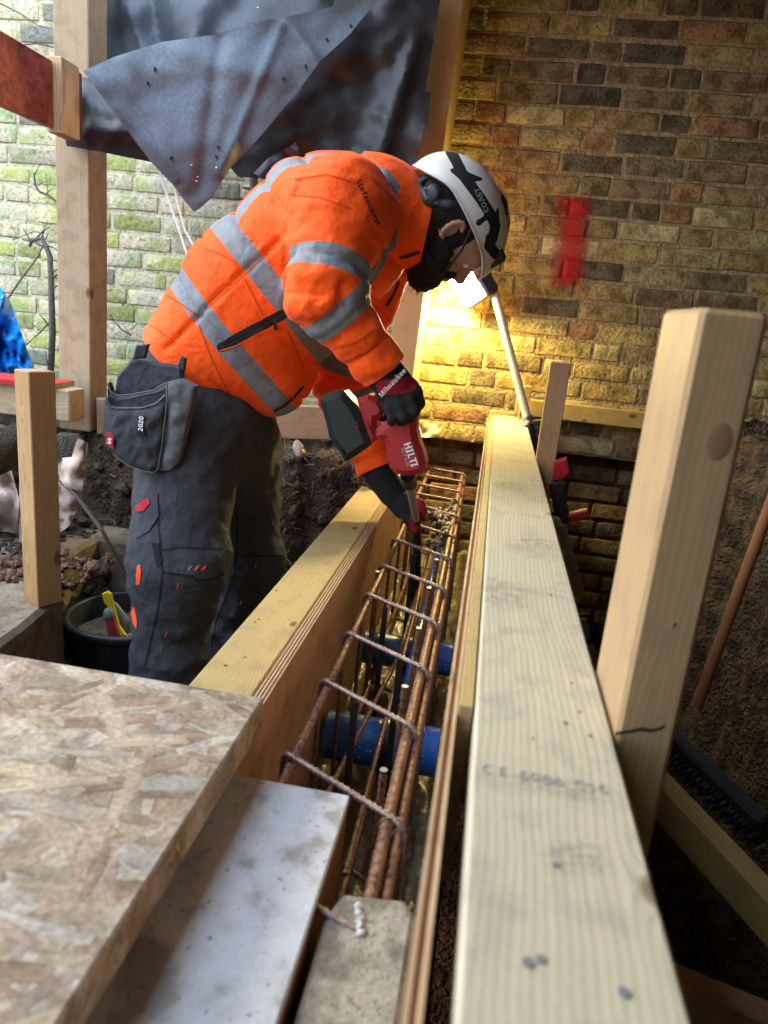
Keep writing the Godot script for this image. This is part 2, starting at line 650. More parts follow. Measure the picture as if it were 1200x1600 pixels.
func make_materials() -> void:
	make_lut()
	var pale := wood_tex(31, Vector3(0.47, 0.425, 0.31), Vector3(0.33, 0.26, 0.165), 2, 0.05, Vector3(0.25, 0.245, 0.225), 0.55, 0.0066, 0.8, 0.3, 0.3)
	M.pale = wood_mat(pale, 0.7, 0.07)
	var yellow := wood_tex(47, Vector3(0.43, 0.315, 0.13), Vector3(0.25, 0.15, 0.05), 3, 0.03, Vector3(0.24, 0.17, 0.09), 0.5, 0.0046, 0.7, 0.2, 0.55)
	M.yellow = wood_mat(yellow, 0.6, 0.05)
	var pink := wood_tex(59, Vector3(0.54, 0.37, 0.22), Vector3(0.37, 0.21, 0.1), 2, 0.016, Vector3(0.3, 0.2, 0.12), 0.35, 0.006)
	M.pink = wood_mat(pink, 0.65, 0.04)
	var sawn := wood_tex(73, Vector3(0.42, 0.31, 0.2), Vector3(0.28, 0.185, 0.105), 2, 0.01, Vector3(0.22, 0.16, 0.1), 0.5, 0.006, 2.0)
	M.sawn = wood_mat(sawn, 0.9, 0.14)
	M.grey_wood = wood_mat(sawn, 0.9, 0.12)
	M.grey_wood.albedo_color = Color(0.86, 0.88, 0.86)
	M.dark_wood = wood_mat(pink, 0.75, 0.05)
	M.dark_wood.albedo_color = Color(0.62, 0.5, 0.42)
	M.endgrain = tri_mat(Color(1, 1, 1), mottle(128, 5, [Vector3(0.3, 0.2, 0.11), Vector3(0.42, 0.3, 0.17)], 0.02, 0.2, Vector3(0.2, 0.13, 0.07)), null, 5.0, 0.0, 0.9, 0.2, false)
	# plywood: faces and the striped edge
	var ply_face := wood_tex(83, Vector3(0.44, 0.28, 0.16), Vector3(0.34, 0.19, 0.1), 1, 0.03, Vector3(0.16, 0.1, 0.06), 0.5, 0.011)
	M.ply = wood_mat(ply_face, 0.55, 0.03)
	M.ply_lamina_light = wood_mat(pink, 0.8, 0.05)
	M.ply_lamina_light.albedo_color = Color(1.0, 1.0, 1.0)
	M.ply_lamina_dark = wood_mat(pink, 0.85, 0.05)
	M.ply_lamina_dark.albedo_color = Color(0.62, 0.5, 0.42)
	print("woods ", Time.get_ticks_msec())
	var osb := osb_tex(512, 9, [Vector3(0.52, 0.43, 0.33), Vector3(0.6, 0.53, 0.44), Vector3(0.44, 0.33, 0.24), Vector3(0.56, 0.47, 0.34), Vector3(0.5, 0.4, 0.33), Vector3(0.36, 0.27, 0.2), Vector3(0.6, 0.56, 0.5)])
	M.osb = tri_mat(Color(0.86, 0.83, 0.79), osb[0], osb[1], 1.25, 0.16, 0.85, 0.25)
	M.osb_red = tri_mat(Color(0.78, 0.42, 0.33), osb[0], osb[1], 2.2, 0.05, 0.5, 0.4)
	M.osb_edge = tri_mat(Color(0.62, 0.5, 0.42), mottle(128, 15, [Vector3(0.14, 0.09, 0.06), Vector3(0.4, 0.3, 0.2)], 0.03, 0.3, Vector3(0.08, 0.05, 0.03)), bump_tex(128, 16, 0.06, 3), 6.0, 0.15, 0.95, 0.2)
	print("osb ", Time.get_ticks_msec())
	# masonry
	var bt := mottle(384, 21, [Vector3(0.4, 0.36, 0.3), Vector3(0.72, 0.68, 0.62), Vector3(0.95, 0.92, 0.85)], 0.008, 0.36, Vector3(0.2, 0.17, 0.14), 0.35)
	var bb := bump_tex(512, 22, 0.035, 5)
	var pal := [Vector3(0.46, 0.32, 0.155), Vector3(0.4, 0.27, 0.13), Vector3(0.3, 0.2, 0.11), Vector3(0.15, 0.11, 0.078), Vector3(0.11, 0.085, 0.068), Vector3(0.34, 0.18, 0.105), Vector3(0.52, 0.4, 0.24), Vector3(0.2, 0.145, 0.09), Vector3(0.38, 0.29, 0.16), Vector3(0.25, 0.16, 0.1)]
	M.bricks = []
	for c in pal:
		M.bricks.append(tri_mat(lin(c.x * 1.27, c.y * 1.48, c.z * 1.34), bt, bb, 3.1, 0.38, 0.92, 0.25))
	var mt := mottle(384, 41, [Vector3(0.52, 0.52, 0.44), Vector3(0.64, 0.6, 0.42), Vector3(0.47, 0.5, 0.25), Vector3(0.38, 0.45, 0.16), Vector3(0.41, 0.47, 0.2)], 0.006, 0.3, Vector3(0.2, 0.19, 0.15), 0.3)
	var mt2 := mottle(384, 43, [Vector3(0.62, 0.58, 0.5), Vector3(0.6, 0.52, 0.38), Vector3(0.55, 0.54, 0.46), Vector3(0.36, 0.42, 0.22)], 0.006, 0.32, Vector3(0.22, 0.2, 0.16), 0.3)
	M.moss_bricks = []
	for c in [Vector3(0.82, 0.8, 0.7), Vector3(0.62, 0.59, 0.5), Vector3(0.92, 0.86, 0.72)]:
		M.moss_bricks.append(tri_mat(lin(c.x, c.y, c.z), mt, bb, 1.3, 0.5, 0.95, 0.2))
		M.moss_bricks.append(tri_mat(lin(c.x, c.y, c.z), mt2, bb, 1.7, 0.5, 0.95, 0.2))
	M.moss_bricks.append(tri_mat(lin(0.36, 0.38, 0.38), mt2, bb, 1.7, 0.5, 0.95, 0.2))
	M.mortar = tri_mat(lin(0.42, 0.335, 0.2), mottle(256, 51, [Vector3(0.6, 0.56, 0.5), Vector3(1, 0.96, 0.9)], 0.02, 0.3, Vector3(0.45, 0.4, 0.34)), bump_tex(256, 52, 0.06, 4), 4.0, 0.5, 0.95, 0.15)
	M.moss_mortar = tri_mat(lin(0.56, 0.53, 0.42), mottle(256, 53, [Vector3(0.6, 0.62, 0.4), Vector3(1, 0.96, 0.88), Vector3(0.8, 0.78, 0.74)], 0.012, 0.3, Vector3(0.45, 0.44, 0.36)), bump_tex(256, 52, 0.06, 4), 3.0, 0.5, 0.95, 0.15)
	var ct := mottle(384, 61, [Vector3(0.3, 0.29, 0.27), Vector3(0.46, 0.44, 0.41), Vector3(0.55, 0.53, 0.5)], 0.008, 0.3, Vector3(0.2, 0.19, 0.17), 0.22)
	M.concrete = tri_mat(Color(1, 1, 1), ct, bump_tex(256, 62, 0.05, 5), 2.2, 0.2, 0.9, 0.3)
	M.ledge = tri_mat(Color(0.66, 0.61, 0.55), ct, bump_tex(256, 62, 0.05, 5), 2.2, 0.3, 0.92, 0.25)
	M.block = tri_mat(Color(0.8, 0.78, 0.72), ct, bump_tex(256, 62, 0.05, 5), 4.5, 0.25, 0.92, 0.3)
	M.film = tri_mat(Color(1, 1, 1), mottle(512, 65, [Vector3(0.27, 0.26, 0.25), Vector3(0.42, 0.43, 0.45), Vector3(0.47, 0.49, 0.52), Vector3(0.44, 0.455, 0.48)], 0.007, 0.27, Vector3(0.17, 0.15, 0.13), 0.1), bump_tex(256, 66, 0.03, 4), 2.6, 0.06, 0.5, 0.4)
	M.wet_concrete = tri_mat(Color(0.74, 0.7, 0.56), ct, bump_tex(256, 67, 0.035, 5), 3.0, 0.4, 0.34, 0.5)
	M.slurry = tri_mat(Color(0.62, 0.58, 0.5), ct, bump_tex(256, 68, 0.06, 5), 7.0, 0.5, 0.4, 0.5)
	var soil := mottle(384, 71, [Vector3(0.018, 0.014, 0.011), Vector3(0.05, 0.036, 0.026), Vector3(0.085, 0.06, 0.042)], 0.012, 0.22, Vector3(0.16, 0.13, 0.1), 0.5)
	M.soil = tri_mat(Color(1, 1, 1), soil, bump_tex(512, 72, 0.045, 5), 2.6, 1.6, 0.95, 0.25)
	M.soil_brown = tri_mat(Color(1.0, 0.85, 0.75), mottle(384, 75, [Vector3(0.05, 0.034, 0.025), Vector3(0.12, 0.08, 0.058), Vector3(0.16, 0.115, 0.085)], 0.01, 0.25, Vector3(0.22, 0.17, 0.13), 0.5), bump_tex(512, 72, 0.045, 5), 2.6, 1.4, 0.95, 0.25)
	M.clod = tri_mat(lin(0.075, 0.056, 0.044), null, bump_tex(256, 77, 0.05, 4), 9.0, 0.8, 0.95, 0.2)
	M.clod_red = tri_mat(lin(0.13, 0.075, 0.055), null, bump_tex(256, 77, 0.05, 4), 9.0, 0.8, 0.95, 0.2)
	M.straw = plain(lin(0.2, 0.16, 0.11), 0.9, 0.2)
	print("masonry ", Time.get_ticks_msec())
	# steel, plastics
	var rust := mottle(256, 81, [Vector3(0.075, 0.03, 0.018), Vector3(0.2, 0.085, 0.045), Vector3(0.3, 0.15, 0.085), Vector3(0.16, 0.1, 0.075)], 0.03, 0.25, Vector3(0.06, 0.035, 0.025), 0.4)
	M.rust = tri_mat(Color(1, 1, 1), rust, bump_tex(256, 82, 0.08, 3), 9.0, 0.1, 0.5, 0.5)
	M.rust.metallic = 0.25
	M.rust_grey = tri_mat(Color(0.9, 0.92, 0.98), mottle(256, 85, [Vector3(0.14, 0.072, 0.048), Vector3(0.23, 0.14, 0.105), Vector3(0.31, 0.24, 0.21)], 0.03, 0.2, Vector3(0.08, 0.05, 0.04), 0.4), bump_tex(256, 82, 0.08, 3), 9.0, 0.1, 0.42, 0.5)
	M.rust_grey.metallic = 0.4
	M.tie_wire = plain(lin(0.2, 0.19, 0.19), 0.4, 0.5, 0.7)
	M.cut_steel = plain(lin(0.42, 0.39, 0.35), 0.5, 0.5, 0.2)
	M.blue_pipe = tri_mat(lin(0.025, 0.15, 0.55), mottle(256, 91, [Vector3(0.6, 0.62, 0.66), Vector3(1, 1, 1)], 0.01, 0.16, Vector3(0.75, 0.8, 0.8), 0.1), bump_tex(256, 92, 0.09, 2), 3.0, 0.05, 0.32, 0.5)
	M.blue_tarp = plain(lin(0.01, 0.26, 0.78), 0.28, 0.6)
	var dust := mottle(512, 95, [Vector3(0.5, 0.51, 0.53), Vector3(0.53, 0.54, 0.56), Vector3(0.57, 0.58, 0.6)], 0.012, 0.12, Vector3(0.8, 0.8, 0.8), 0.25)
	var sheet_bump := bump_tex(512, 96, 0.008, 5)
	M.sheet_dusty = tri_mat(lin(0.27, 0.315, 0.365), dust, sheet_bump, 1.1, 0.012, 0.72, 0.22)
	M.sheet_black = tri_mat(lin(0.06, 0.06, 0.068), dust, sheet_bump, 1.1, 0.012, 0.42, 0.5)
	M.sheet_back = tri_mat(lin(0.14, 0.17, 0.215), dust, sheet_bump, 1.1, 0.012, 0.45, 0.5)
	M.hem = tri_mat(lin(0.2, 0.205, 0.235), dust, sheet_bump, 1.1, 0.012, 0.6, 0.4)
	M.membrane = tri_mat(lin(0.46, 0.36, 0.31), mottle(256, 97, [Vector3(0.6, 0.56, 0.52), Vector3(1, 1, 1), Vector3(0.86, 0.82, 0.8)], 0.01, 0.2, Vector3(0.25, 0.2, 0.17), 0.15), bump_tex(256, 98, 0.02, 4), 2.5, 0.05, 0.85, 0.2)
	M.white_plastic = plain(lin(0.85, 0.85, 0.83), 0.4, 0.5)
	M.bark = tri_mat(lin(0.13, 0.115, 0.095), null, bump_tex(256, 99, 0.05, 4), 8.0, 0.5, 0.95, 0.2)
	M.black_plastic = plain(lin(0.018, 0.019, 0.021), 0.42, 0.5)
	M.black_matte = plain(lin(0.02, 0.02, 0.022), 0.75, 0.35)
	M.red_plastic = plain(lin(0.4, 0.012, 0.02), 0.35, 0.5)
	M.tool_red = tri_mat(lin(0.33, 0.02, 0.025), null, bump_tex(256, 103, 0.1, 2), 12.0, 0.03, 0.48, 0.45)
	M.alu = plain(lin(0.42, 0.42, 0.42), 0.35, 0.5, 0.6)
	M.steel = plain(lin(0.4, 0.38, 0.35), 0.32, 0.5, 0.85)
	M.ink = plain(lin(0.012, 0.012, 0.014), 0.7, 0.3)
	M.white_print = plain(lin(0.72, 0.72, 0.7), 0.6, 0.4)
	M.broom = wood_mat(pink, 0.6, 0.04)
	M.broom.albedo_color = Color(0.62, 0.48, 0.38)
	M.yellow_plastic = plain(lin(0.72, 0.6, 0.02), 0.4, 0.5)
	M.grey_plastic = plain(lin(0.16, 0.17, 0.17), 0.6, 0.4)
	var paint := plain(lin(0.62, 0.02, 0.03), 0.7, 0.3)
	M.paint = paint
	var post_grain := wood_tex(67, Vector3(0.36, 0.25, 0.135), Vector3(0.27, 0.165, 0.078), 2, 0.03, Vector3(0.24, 0.16, 0.11), 0.4, 0.006, 0.6, 0.29, 0.4)
	M.knot = plain(lin(0.23, 0.125, 0.075), 0.7, 0.3)
	M.stamp = plain(lin(0.27, 0.265, 0.26), 0.8, 0.2)
	M.red_stain = wood_mat(pink, 0.6, 0.03)
	M.red_stain.albedo_color = Color(0.95, 0.32, 0.34)
	M.stake = wood_mat(pink, 0.7, 0.05)
	M.stake.albedo_color = Color(0.86, 0.82, 0.74)
	M.stud = wood_mat(pink, 0.7, 0.06)
	M.stud.albedo_color = Color(1.0, 0.97, 0.86)
	M.pinkpale = wood_mat(pink, 0.7, 0.04)
	M.pinkpale.albedo_color = Color(1.0, 0.95, 0.92)
	M.post = wood_mat(post_grain, 0.62, 0.04)
	M.post_top = plain(lin(0.5, 0.42, 0.31), 0.85, 0.2)
	M.clod_grey = tri_mat(lin(0.1, 0.085, 0.07), null, bump_tex(256, 107, 0.12, 3, FastNoiseLite.TYPE_CELLULAR), 7.0, 1.6, 0.95, 0.2)
	M.rust_dark = plain(lin(0.045, 0.032, 0.027), 0.6, 0.5, 0.3)
	M.bucket = tri_mat(lin(0.02, 0.022, 0.026), null, bump_tex(256, 109, 0.05, 3), 4.0, 0.1, 0.5, 0.5)
	M.red_rubber = plain(lin(0.3, 0.03, 0.035), 0.6, 0.4)
	M.sheet_blue = plain(lin(0.035, 0.042, 0.08), 0.35, 0.6)
	M.alu_dark = plain(lin(0.3, 0.29, 0.27), 0.45, 0.5, 0.3)
	M.pole = plain(lin(0.62, 0.55, 0.4), 0.35, 0.5)
	M.lamp_black = plain(lin(0.035, 0.037, 0.04), 0.4, 0.5)
	M.lamp_glow = plain(Color(1, 1, 1), 0.4, 0.5)
	M.lamp_glow.emission_enabled = true
	M.lamp_glow.emission = Color(1.0, 0.96, 0.86)
	M.lamp_glow.emission_energy_multiplier = 14.0

# ---------------------------------------------------------------- the scene
func _ready() -> void:
	rng.seed = 20240611
	# camera: a phone held level with the worker's chest, tilted down 15 degrees and rolled a little
	cam_basis = Basis(Vector3.UP, deg_to_rad(7.3)) * Basis(Vector3.RIGHT, deg_to_rad(-15.0)) * Basis(Vector3.BACK, deg_to_rad(5.7))
	var cam := Camera3D.new()
	cam.name = "camera"
	var lens := CameraAttributesPhysical.new()
	lens.frustum_focal_length = 12.0 / (800.0 / FPX)
	lens.frustum_focus_distance = 1.85
	lens.exposure_aperture = 3.4
	lens.frustum_near = 0.05
	lens.frustum_far = 400.0
	cam.attributes = lens
	cam.transform = Transform3D(cam_basis, CAM)
	add_child(cam)
	cam.current = true

	# overcast sky, soft sun from the open garden on the left behind the camera
	var sky_mat := ProceduralSkyMaterial.new()
	sky_mat.sky_top_color = lin(0.56, 0.7, 0.9)
	sky_mat.sky_horizon_color = lin(0.82, 0.88, 0.95)
	sky_mat.ground_bottom_color = lin(0.12, 0.11, 0.1)
	sky_mat.ground_horizon_color = lin(0.4, 0.4, 0.4)
	sky_mat.sky_curve = 0.2
	sky_mat.sun_angle_max = 0.0
	var sky := Sky.new()
	sky.sky_material = sky_mat
	var env := Environment.new()
	env.background_mode = Environment.BG_SKY
	env.sky = sky
	env.background_energy_multiplier = 1.85
	env.tonemap_mode = Environment.TONE_MAPPER_LINEAR
	env.tonemap_exposure = 3.7
	env.sdfgi_enabled = true
	env.ssao_enabled = true
	env.ssil_enabled = true
	var we := WorldEnvironment.new()
	we.name = "world_environment"
	we.environment = env
	add_child(we)
	var sun := DirectionalLight3D.new()
	sun.name = "sun"
	sun.light_energy = 0.26
	sun.light_angular_distance = 16.0
	sun.light_color = Color(1.0, 0.97, 0.92)
	sun.shadow_enabled = true
	sun.transform = Transform3D(Basis.looking_at(Vector3(0.78, -0.60, 0.06).normalized()), Vector3(-2, 4, 2))
	add_child(sun)

	make_materials()
	print("materials ", Time.get_ticks_msec())
	build_ground()
	build_walls()
	print("walls ", Time.get_ticks_msec())
	build_shelter()
	build_formwork()
	build_cage()
	print("formwork ", Time.get_ticks_msec())
	build_left_side()
	build_sheeting()
	build_right_side()
	build_lamp()
	print("objects ", Time.get_ticks_msec())
	build_person()
	build_tool()
	build_small()
	print("done ", Time.get_ticks_msec())

func terrain(called: String, x0: float, x1: float, z0: float, z1: float, step: float, hf: Callable, mat: Material) -> MeshInstance3D:
	var nx := int((x1 - x0) / step) + 1
	var nz := int((z1 - z0) / step) + 1
	var v := PackedVector3Array()
	var idx := PackedInt32Array()
	for j in nz + 1:
		for i in nx + 1:
			var x := x0 + (x1 - x0) * i / nx
			var z := z0 + (z1 - z0) * j / nz
			v.append(Vector3(x, hf.call(x, z), z))
	for j in nz:
		for i in nx:
			var a := j * (nx + 1) + i
			var b := a + 1
			var c := a + nx + 2
			var d := a + nx + 1
			idx.append_array(PackedInt32Array([a, b, c, a, c, d]))
	return obj(called, mesh_of(v, idx, smooth_normals(v, idx)), mat)

# a lump of earth, rubble or slurry
func lump_mesh(seed_: int, rough := 0.35) -> ArrayMesh:
	var n := noise(seed_, 1.1, 2)
	var v := PackedVector3Array()
	var idx := PackedInt32Array()
	var rows := 5
	var cols := 8
	for j in rows + 1:
		for i in cols:
			var th := PI * j / rows
			var ph := TAU * (i + 0.5 * (j % 2)) / cols
			var d := Vector3(sin(th) * cos(ph), cos(th), sin(th) * sin(ph))
			v.append(d * (1.0 + rough * n.get_noise_3dv(d * 1.3) * 2.0))
	for j in rows:
		for i in cols:
			var a := j * cols + i
			var b := j * cols + (i + 1) % cols
			idx.append_array(PackedInt32Array([a, b, b + cols, a, b + cols, a + cols]))
	return mesh_of(v, idx, smooth_normals(v, idx))

func scatter(called: String, meshes: Array, mat: Material, spots: Array, parent: Node = null) -> MeshInstance3D:
	var st := SurfaceTool.new()
	st.begin(Mesh.PRIMITIVE_TRIANGLES)
	for s in spots:
		st.append_from(meshes[rng.randi() % meshes.size()], 0, s)
	var o := obj(called, st.commit(), mat, parent)
	o.set_meta("kind", "stuff")
	return o

func turned(at: Vector3, size: Vector3) -> Transform3D:
	return Transform3D(Basis.from_euler(Vector3(rng.randf() * TAU, rng.randf() * TAU, rng.randf() * TAU)).scaled_local(size), at)

var n_ground := noise(3, 1.0, 4)
func dug(x: float, z: float) -> float:
	var h := 0.05
	var back := smoothstep(-2.12, -2.34, z + 0.05 * n_ground.get_noise_2d(x * 6, 1.0))
	h = lerpf(h, 0.70, back)
	var left := smoothstep(-0.99, -1.2, x + 0.04 * n_ground.get_noise_2d(z * 6, 4.0)) * smoothstep(-1.45, -1.8, z)
	h = maxf(h, 0.05 + 0.40 * left)
	h = maxf(h, 0.05 + 0.62 * smoothstep(-1.3, -1.5, x))
	var rough := 0.045 * n_ground.get_noise_2d(x * 9, z * 9) + 0.02 * n_ground.get_noise_2d(x * 30, z * 30)
	return h + rough * (0.4 + back)

func build_ground() -> void:
	var g := PlaneMesh.new()
	g.size = Vector2(120, 120)
	setting(obj("ground", g, M.soil_brown, null, Transform3D(Basis.IDENTITY, Vector3(0, -0.06, 0))), "brown earth ground around the dig")
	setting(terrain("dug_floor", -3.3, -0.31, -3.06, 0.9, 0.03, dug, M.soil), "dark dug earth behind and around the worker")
	var tb := func(x: float, z: float) -> float:
		return 0.23 + 0.02 * n_ground.get_noise_2d(x * 22, z * 9) + 0.012 * n_ground.get_noise_2d(x * 60, z * 40) - 0.02 * smoothstep(0.02, 0.0, absf(fposmod(x + 0.02, 0.085) - 0.04))
	setting(terrain("trench_bed", -0.32, 0.03, -3.2, -0.3, 0.012, tb, M.wet_concrete), "wet rough concrete bed at the bottom of the trench")
	var pit := func(x: float, z: float) -> float:
		var side := smoothstep(0.72, 0.80, x + 0.06 * n_ground.get_noise_2d(z * 5, 7.0))
		return -0.02 + 0.95 * side + 0.05 * n_ground.get_noise_2d(x * 8, z * 8) + 0.025 * n_ground.get_noise_2d(x * 26, z * 26)
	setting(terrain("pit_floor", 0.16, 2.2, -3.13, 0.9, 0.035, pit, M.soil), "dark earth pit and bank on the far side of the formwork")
	# clods on the banks, too many to count
	var lumps := []
	for k in 6:
		lumps.append(lump_mesh(100 + k, 0.45))
	var spots := []
	for k in 420:
		var x := rng.randf_range(-1.6, -0.34)
		var z := rng.randf_range(-2.42, -2.08)
		var s := 0.004 + 0.02 * pow(rng.randf(), 2.5)
		spots.append(turned(Vector3(x, dug(x, z) + s * 0.3, z), Vector3(s, s * 0.8, s * 1.1)))
	for k in 300:
		var x := rng.randf_range(-1.35, -0.98)
		var z := rng.randf_range(-2.1, -1.62)
		var s := 0.003 + 0.016 * pow(rng.randf(), 2.5)
		spots.append(turned(Vector3(x, dug(x, z) + s * 0.3, z), Vector3(s, s * 0.8, s * 1.1)))
	var cl := scatter("soil_clods", lumps, M.clod, spots)
	tag(cl, "dark crumbly clods of soil on the cut bank", "soil")
	spots = []
	for k in 260:
		var x := rng.randf_range(-1.25, -0.98)
		var z := rng.randf_range(-1.85, -1.6)
		var s := 0.003 + 0.011 * pow(rng.randf(), 2.2)
		spots.append(turned(Vector3(x, maxf(0.452, dug(x, z)) + s * 0.5, z), Vector3(s * 1.3, s * 0.6, s)))
	var rb := scatter("brick_rubble", lumps, M.clod_red, spots)
	tag(rb, "reddish crumbs of broken brick on the concrete ledge", "rubble")
	# roots and straw on the dark bank
	var st := SurfaceTool.new()
	st.begin(Mesh.PRIMITIVE_TRIANGLES)
	for k in 420:
		var x := rng.randf_range(-0.85, -0.36)
		var z := rng.randf_range(-2.42, -2.12)
		if k > 320:
			x = rng.randf_range(-1.25, -0.9)
		var p := Vector3(x, dug(x, z) + 0.012, z)
		var d := Vector3(rng.randf_range(-1, 1), rng.randf_range(-0.6, 0.8), rng.randf_range(-0.1, 0.6)).normalized() * rng.randf_range(0.02, 0.07)
		var q := p + d * 0.5 + Vector3(rng.randfn(), rng.randfn(), rng.randfn()) * 0.008
		st.append_from(rod_mesh(PackedVector3Array([p, q, p + d]), rng.randf_range(0.0005, 0.0016), 4), 0, Transform3D.IDENTITY)
	var so := obj("root_litter", st.commit(), M.straw)
	so.set_meta("kind", "stuff")
	tag(so, "thin pale roots and straw sticking out of the dark bank", "roots")

# ---------------------------------------------------------------- masonry
# one brick: uneven front with worn arrises, back open; the front points to +z
func brick_mesh(L: float, h: float, d: float, seed_: int) -> ArrayMesh:
	var r2 := RandomNumberGenerator.new()
	r2.seed = seed_
	var xs := [0.0, 0.022, 0.3, 0.7, 0.978, 1.0] if L > 0.15 else [0.0, 0.045, 0.5, 0.955, 1.0]
	var ys := [0.0, 0.075, 0.5, 0.925, 1.0]
	var v := PackedVector3Array()
	var idx := PackedInt32Array()
	var cols := xs.size()
	var rows := ys.size()
	for j in rows:
		for i in cols:
			var rim: bool = i == 0 or j == 0 or i == cols - 1 or j == rows - 1
			var corner: bool = (i == 0 or i == cols - 1) and (j == 0 or j == rows - 1)
			var x: float = (xs[i] - 0.5) * L
			var y: float = (ys[j] - 0.5) * h
			var z := r2.randf_range(-0.0012, 0.0012)
			if rim:
				z = r2.randf_range(-0.0062, -0.0028)
				x += r2.randf_range(-0.0016, 0.0016)
				y += r2.randf_range(-0.0016, 0.0016)
			if corner:
				var chip := r2.randf() < 0.35
				z -= r2.randf_range(0.0, 0.004)
				x -= signf(x) * r2.randf_range(0.0, 0.011 if chip else 0.003)
				y -= signf(y) * r2.randf_range(0.0, 0.009 if chip else 0.002)
			v.append(Vector3(x, y, z))
	for j in rows - 1:
		for i in cols - 1:
			var a := j * cols + i
			idx.append_array(PackedInt32Array([a, a + cols, a + cols + 1, a, a + cols + 1, a + 1]))
	var ring := []
	for i in cols:
		ring.append(i)
	for j in range(1, rows):
		ring.append(j * cols + cols - 1)
	for i in range(cols - 2, -1, -1):
		ring.append((rows - 1) * cols + i)
	for j in range(rows - 2, 0, -1):
		ring.append(j * cols)
	var base := v.size()
	for q in ring:
		v.append(Vector3(v[q].x, v[q].y, -d))
	for k in ring.size():
		var a: int = ring[k]
		var b: int = ring[(k + 1) % ring.size()]
		idx.append_array(PackedInt32Array([a, b, base + (k + 1) % ring.size(), a, base + (k + 1) % ring.size(), base + k]))
	return mesh_of(v, idx, smooth_normals(v, idx))

var brick_front := []          # [x0, x1, y0, y1, z] of each brick of the house wall, for the paint mark
var stretchers := []
var headers := []

func lay_bricks(wall: Node3D, x0: float, x1: float, y0: float, y1: float, z: float, pick: Callable, seed_: int, most: int, keep: bool, joint := 0.011, course := 0.075) -> void:
	var r2 := RandomNumberGenerator.new()
	r2.seed = seed_
	var rest := {}
	var made := 0
	var rows := int((y1 - y0) / course)
	var drop := noise(seed_, 0.6, 2)
	for row in rows:
		var x := x0 - r2.randf_range(0.0, 0.2)
		var flemish := r2.randf() < 0.6
		var header := r2.randf() < 0.5
		while x < x1:
			var hd := header if flemish else r2.randf() < 0.16
			header = not header
			var L := (0.102 if hd else 0.215) + r2.randf_range(-0.006, 0.006)
			var xa := maxf(x, x0)
			var xb := minf(x + L, x1)
			x += L + joint + r2.randf_range(-0.003, 0.003)
			if xb - xa < 0.03:
				continue
			var yc := y0 + (row + 0.5) * course + 0.006 * drop.get_noise_2d(xa * 2.0, row * 0.3)
			var c := Vector3((xa + xb) / 2, yc, z + r2.randf_range(-0.002, 0.003))
			var bank: Array = headers if xb - xa < 0.15 else stretchers
			var proto: ArrayMesh = bank[r2.randi() % bank.size()]
			var sx := (xb - xa) / (0.102 if xb - xa < 0.15 else 0.215)
			var hh := (course - joint + r2.randf_range(-0.003, 0.002)) / 0.064
			var b := Basis(Vector3.BACK, r2.randf_range(-0.008, 0.008)).scaled_local(Vector3(sx * (-1.0 if false else 1.0), hh, 1))
			var t := Transform3D(b, c)
			var mat: Material = pick.call(c, r2)
			if keep:
				brick_front.append([xa, xb, yc - 0.032, yc + 0.032, c.z])
			var s := to_px(c)
			if s.x > -40 and s.x < 1240 and s.y > -30 and s.y < 1300 and made < most:
				obj("brick", proto, mat, wall, t)
				made += 1
			else:
				if not rest.has(mat):
					var st := SurfaceTool.new()
					st.begin(Mesh.PRIMITIVE_TRIANGLES)
					rest[mat] = st
				rest[mat].append_from(proto, 0, t)
	for mat in rest:
		var o := obj("outer_bricks", rest[mat].commit(), mat, wall)
		o.set_meta("kind", "stuff")
	print("bricks ", made)

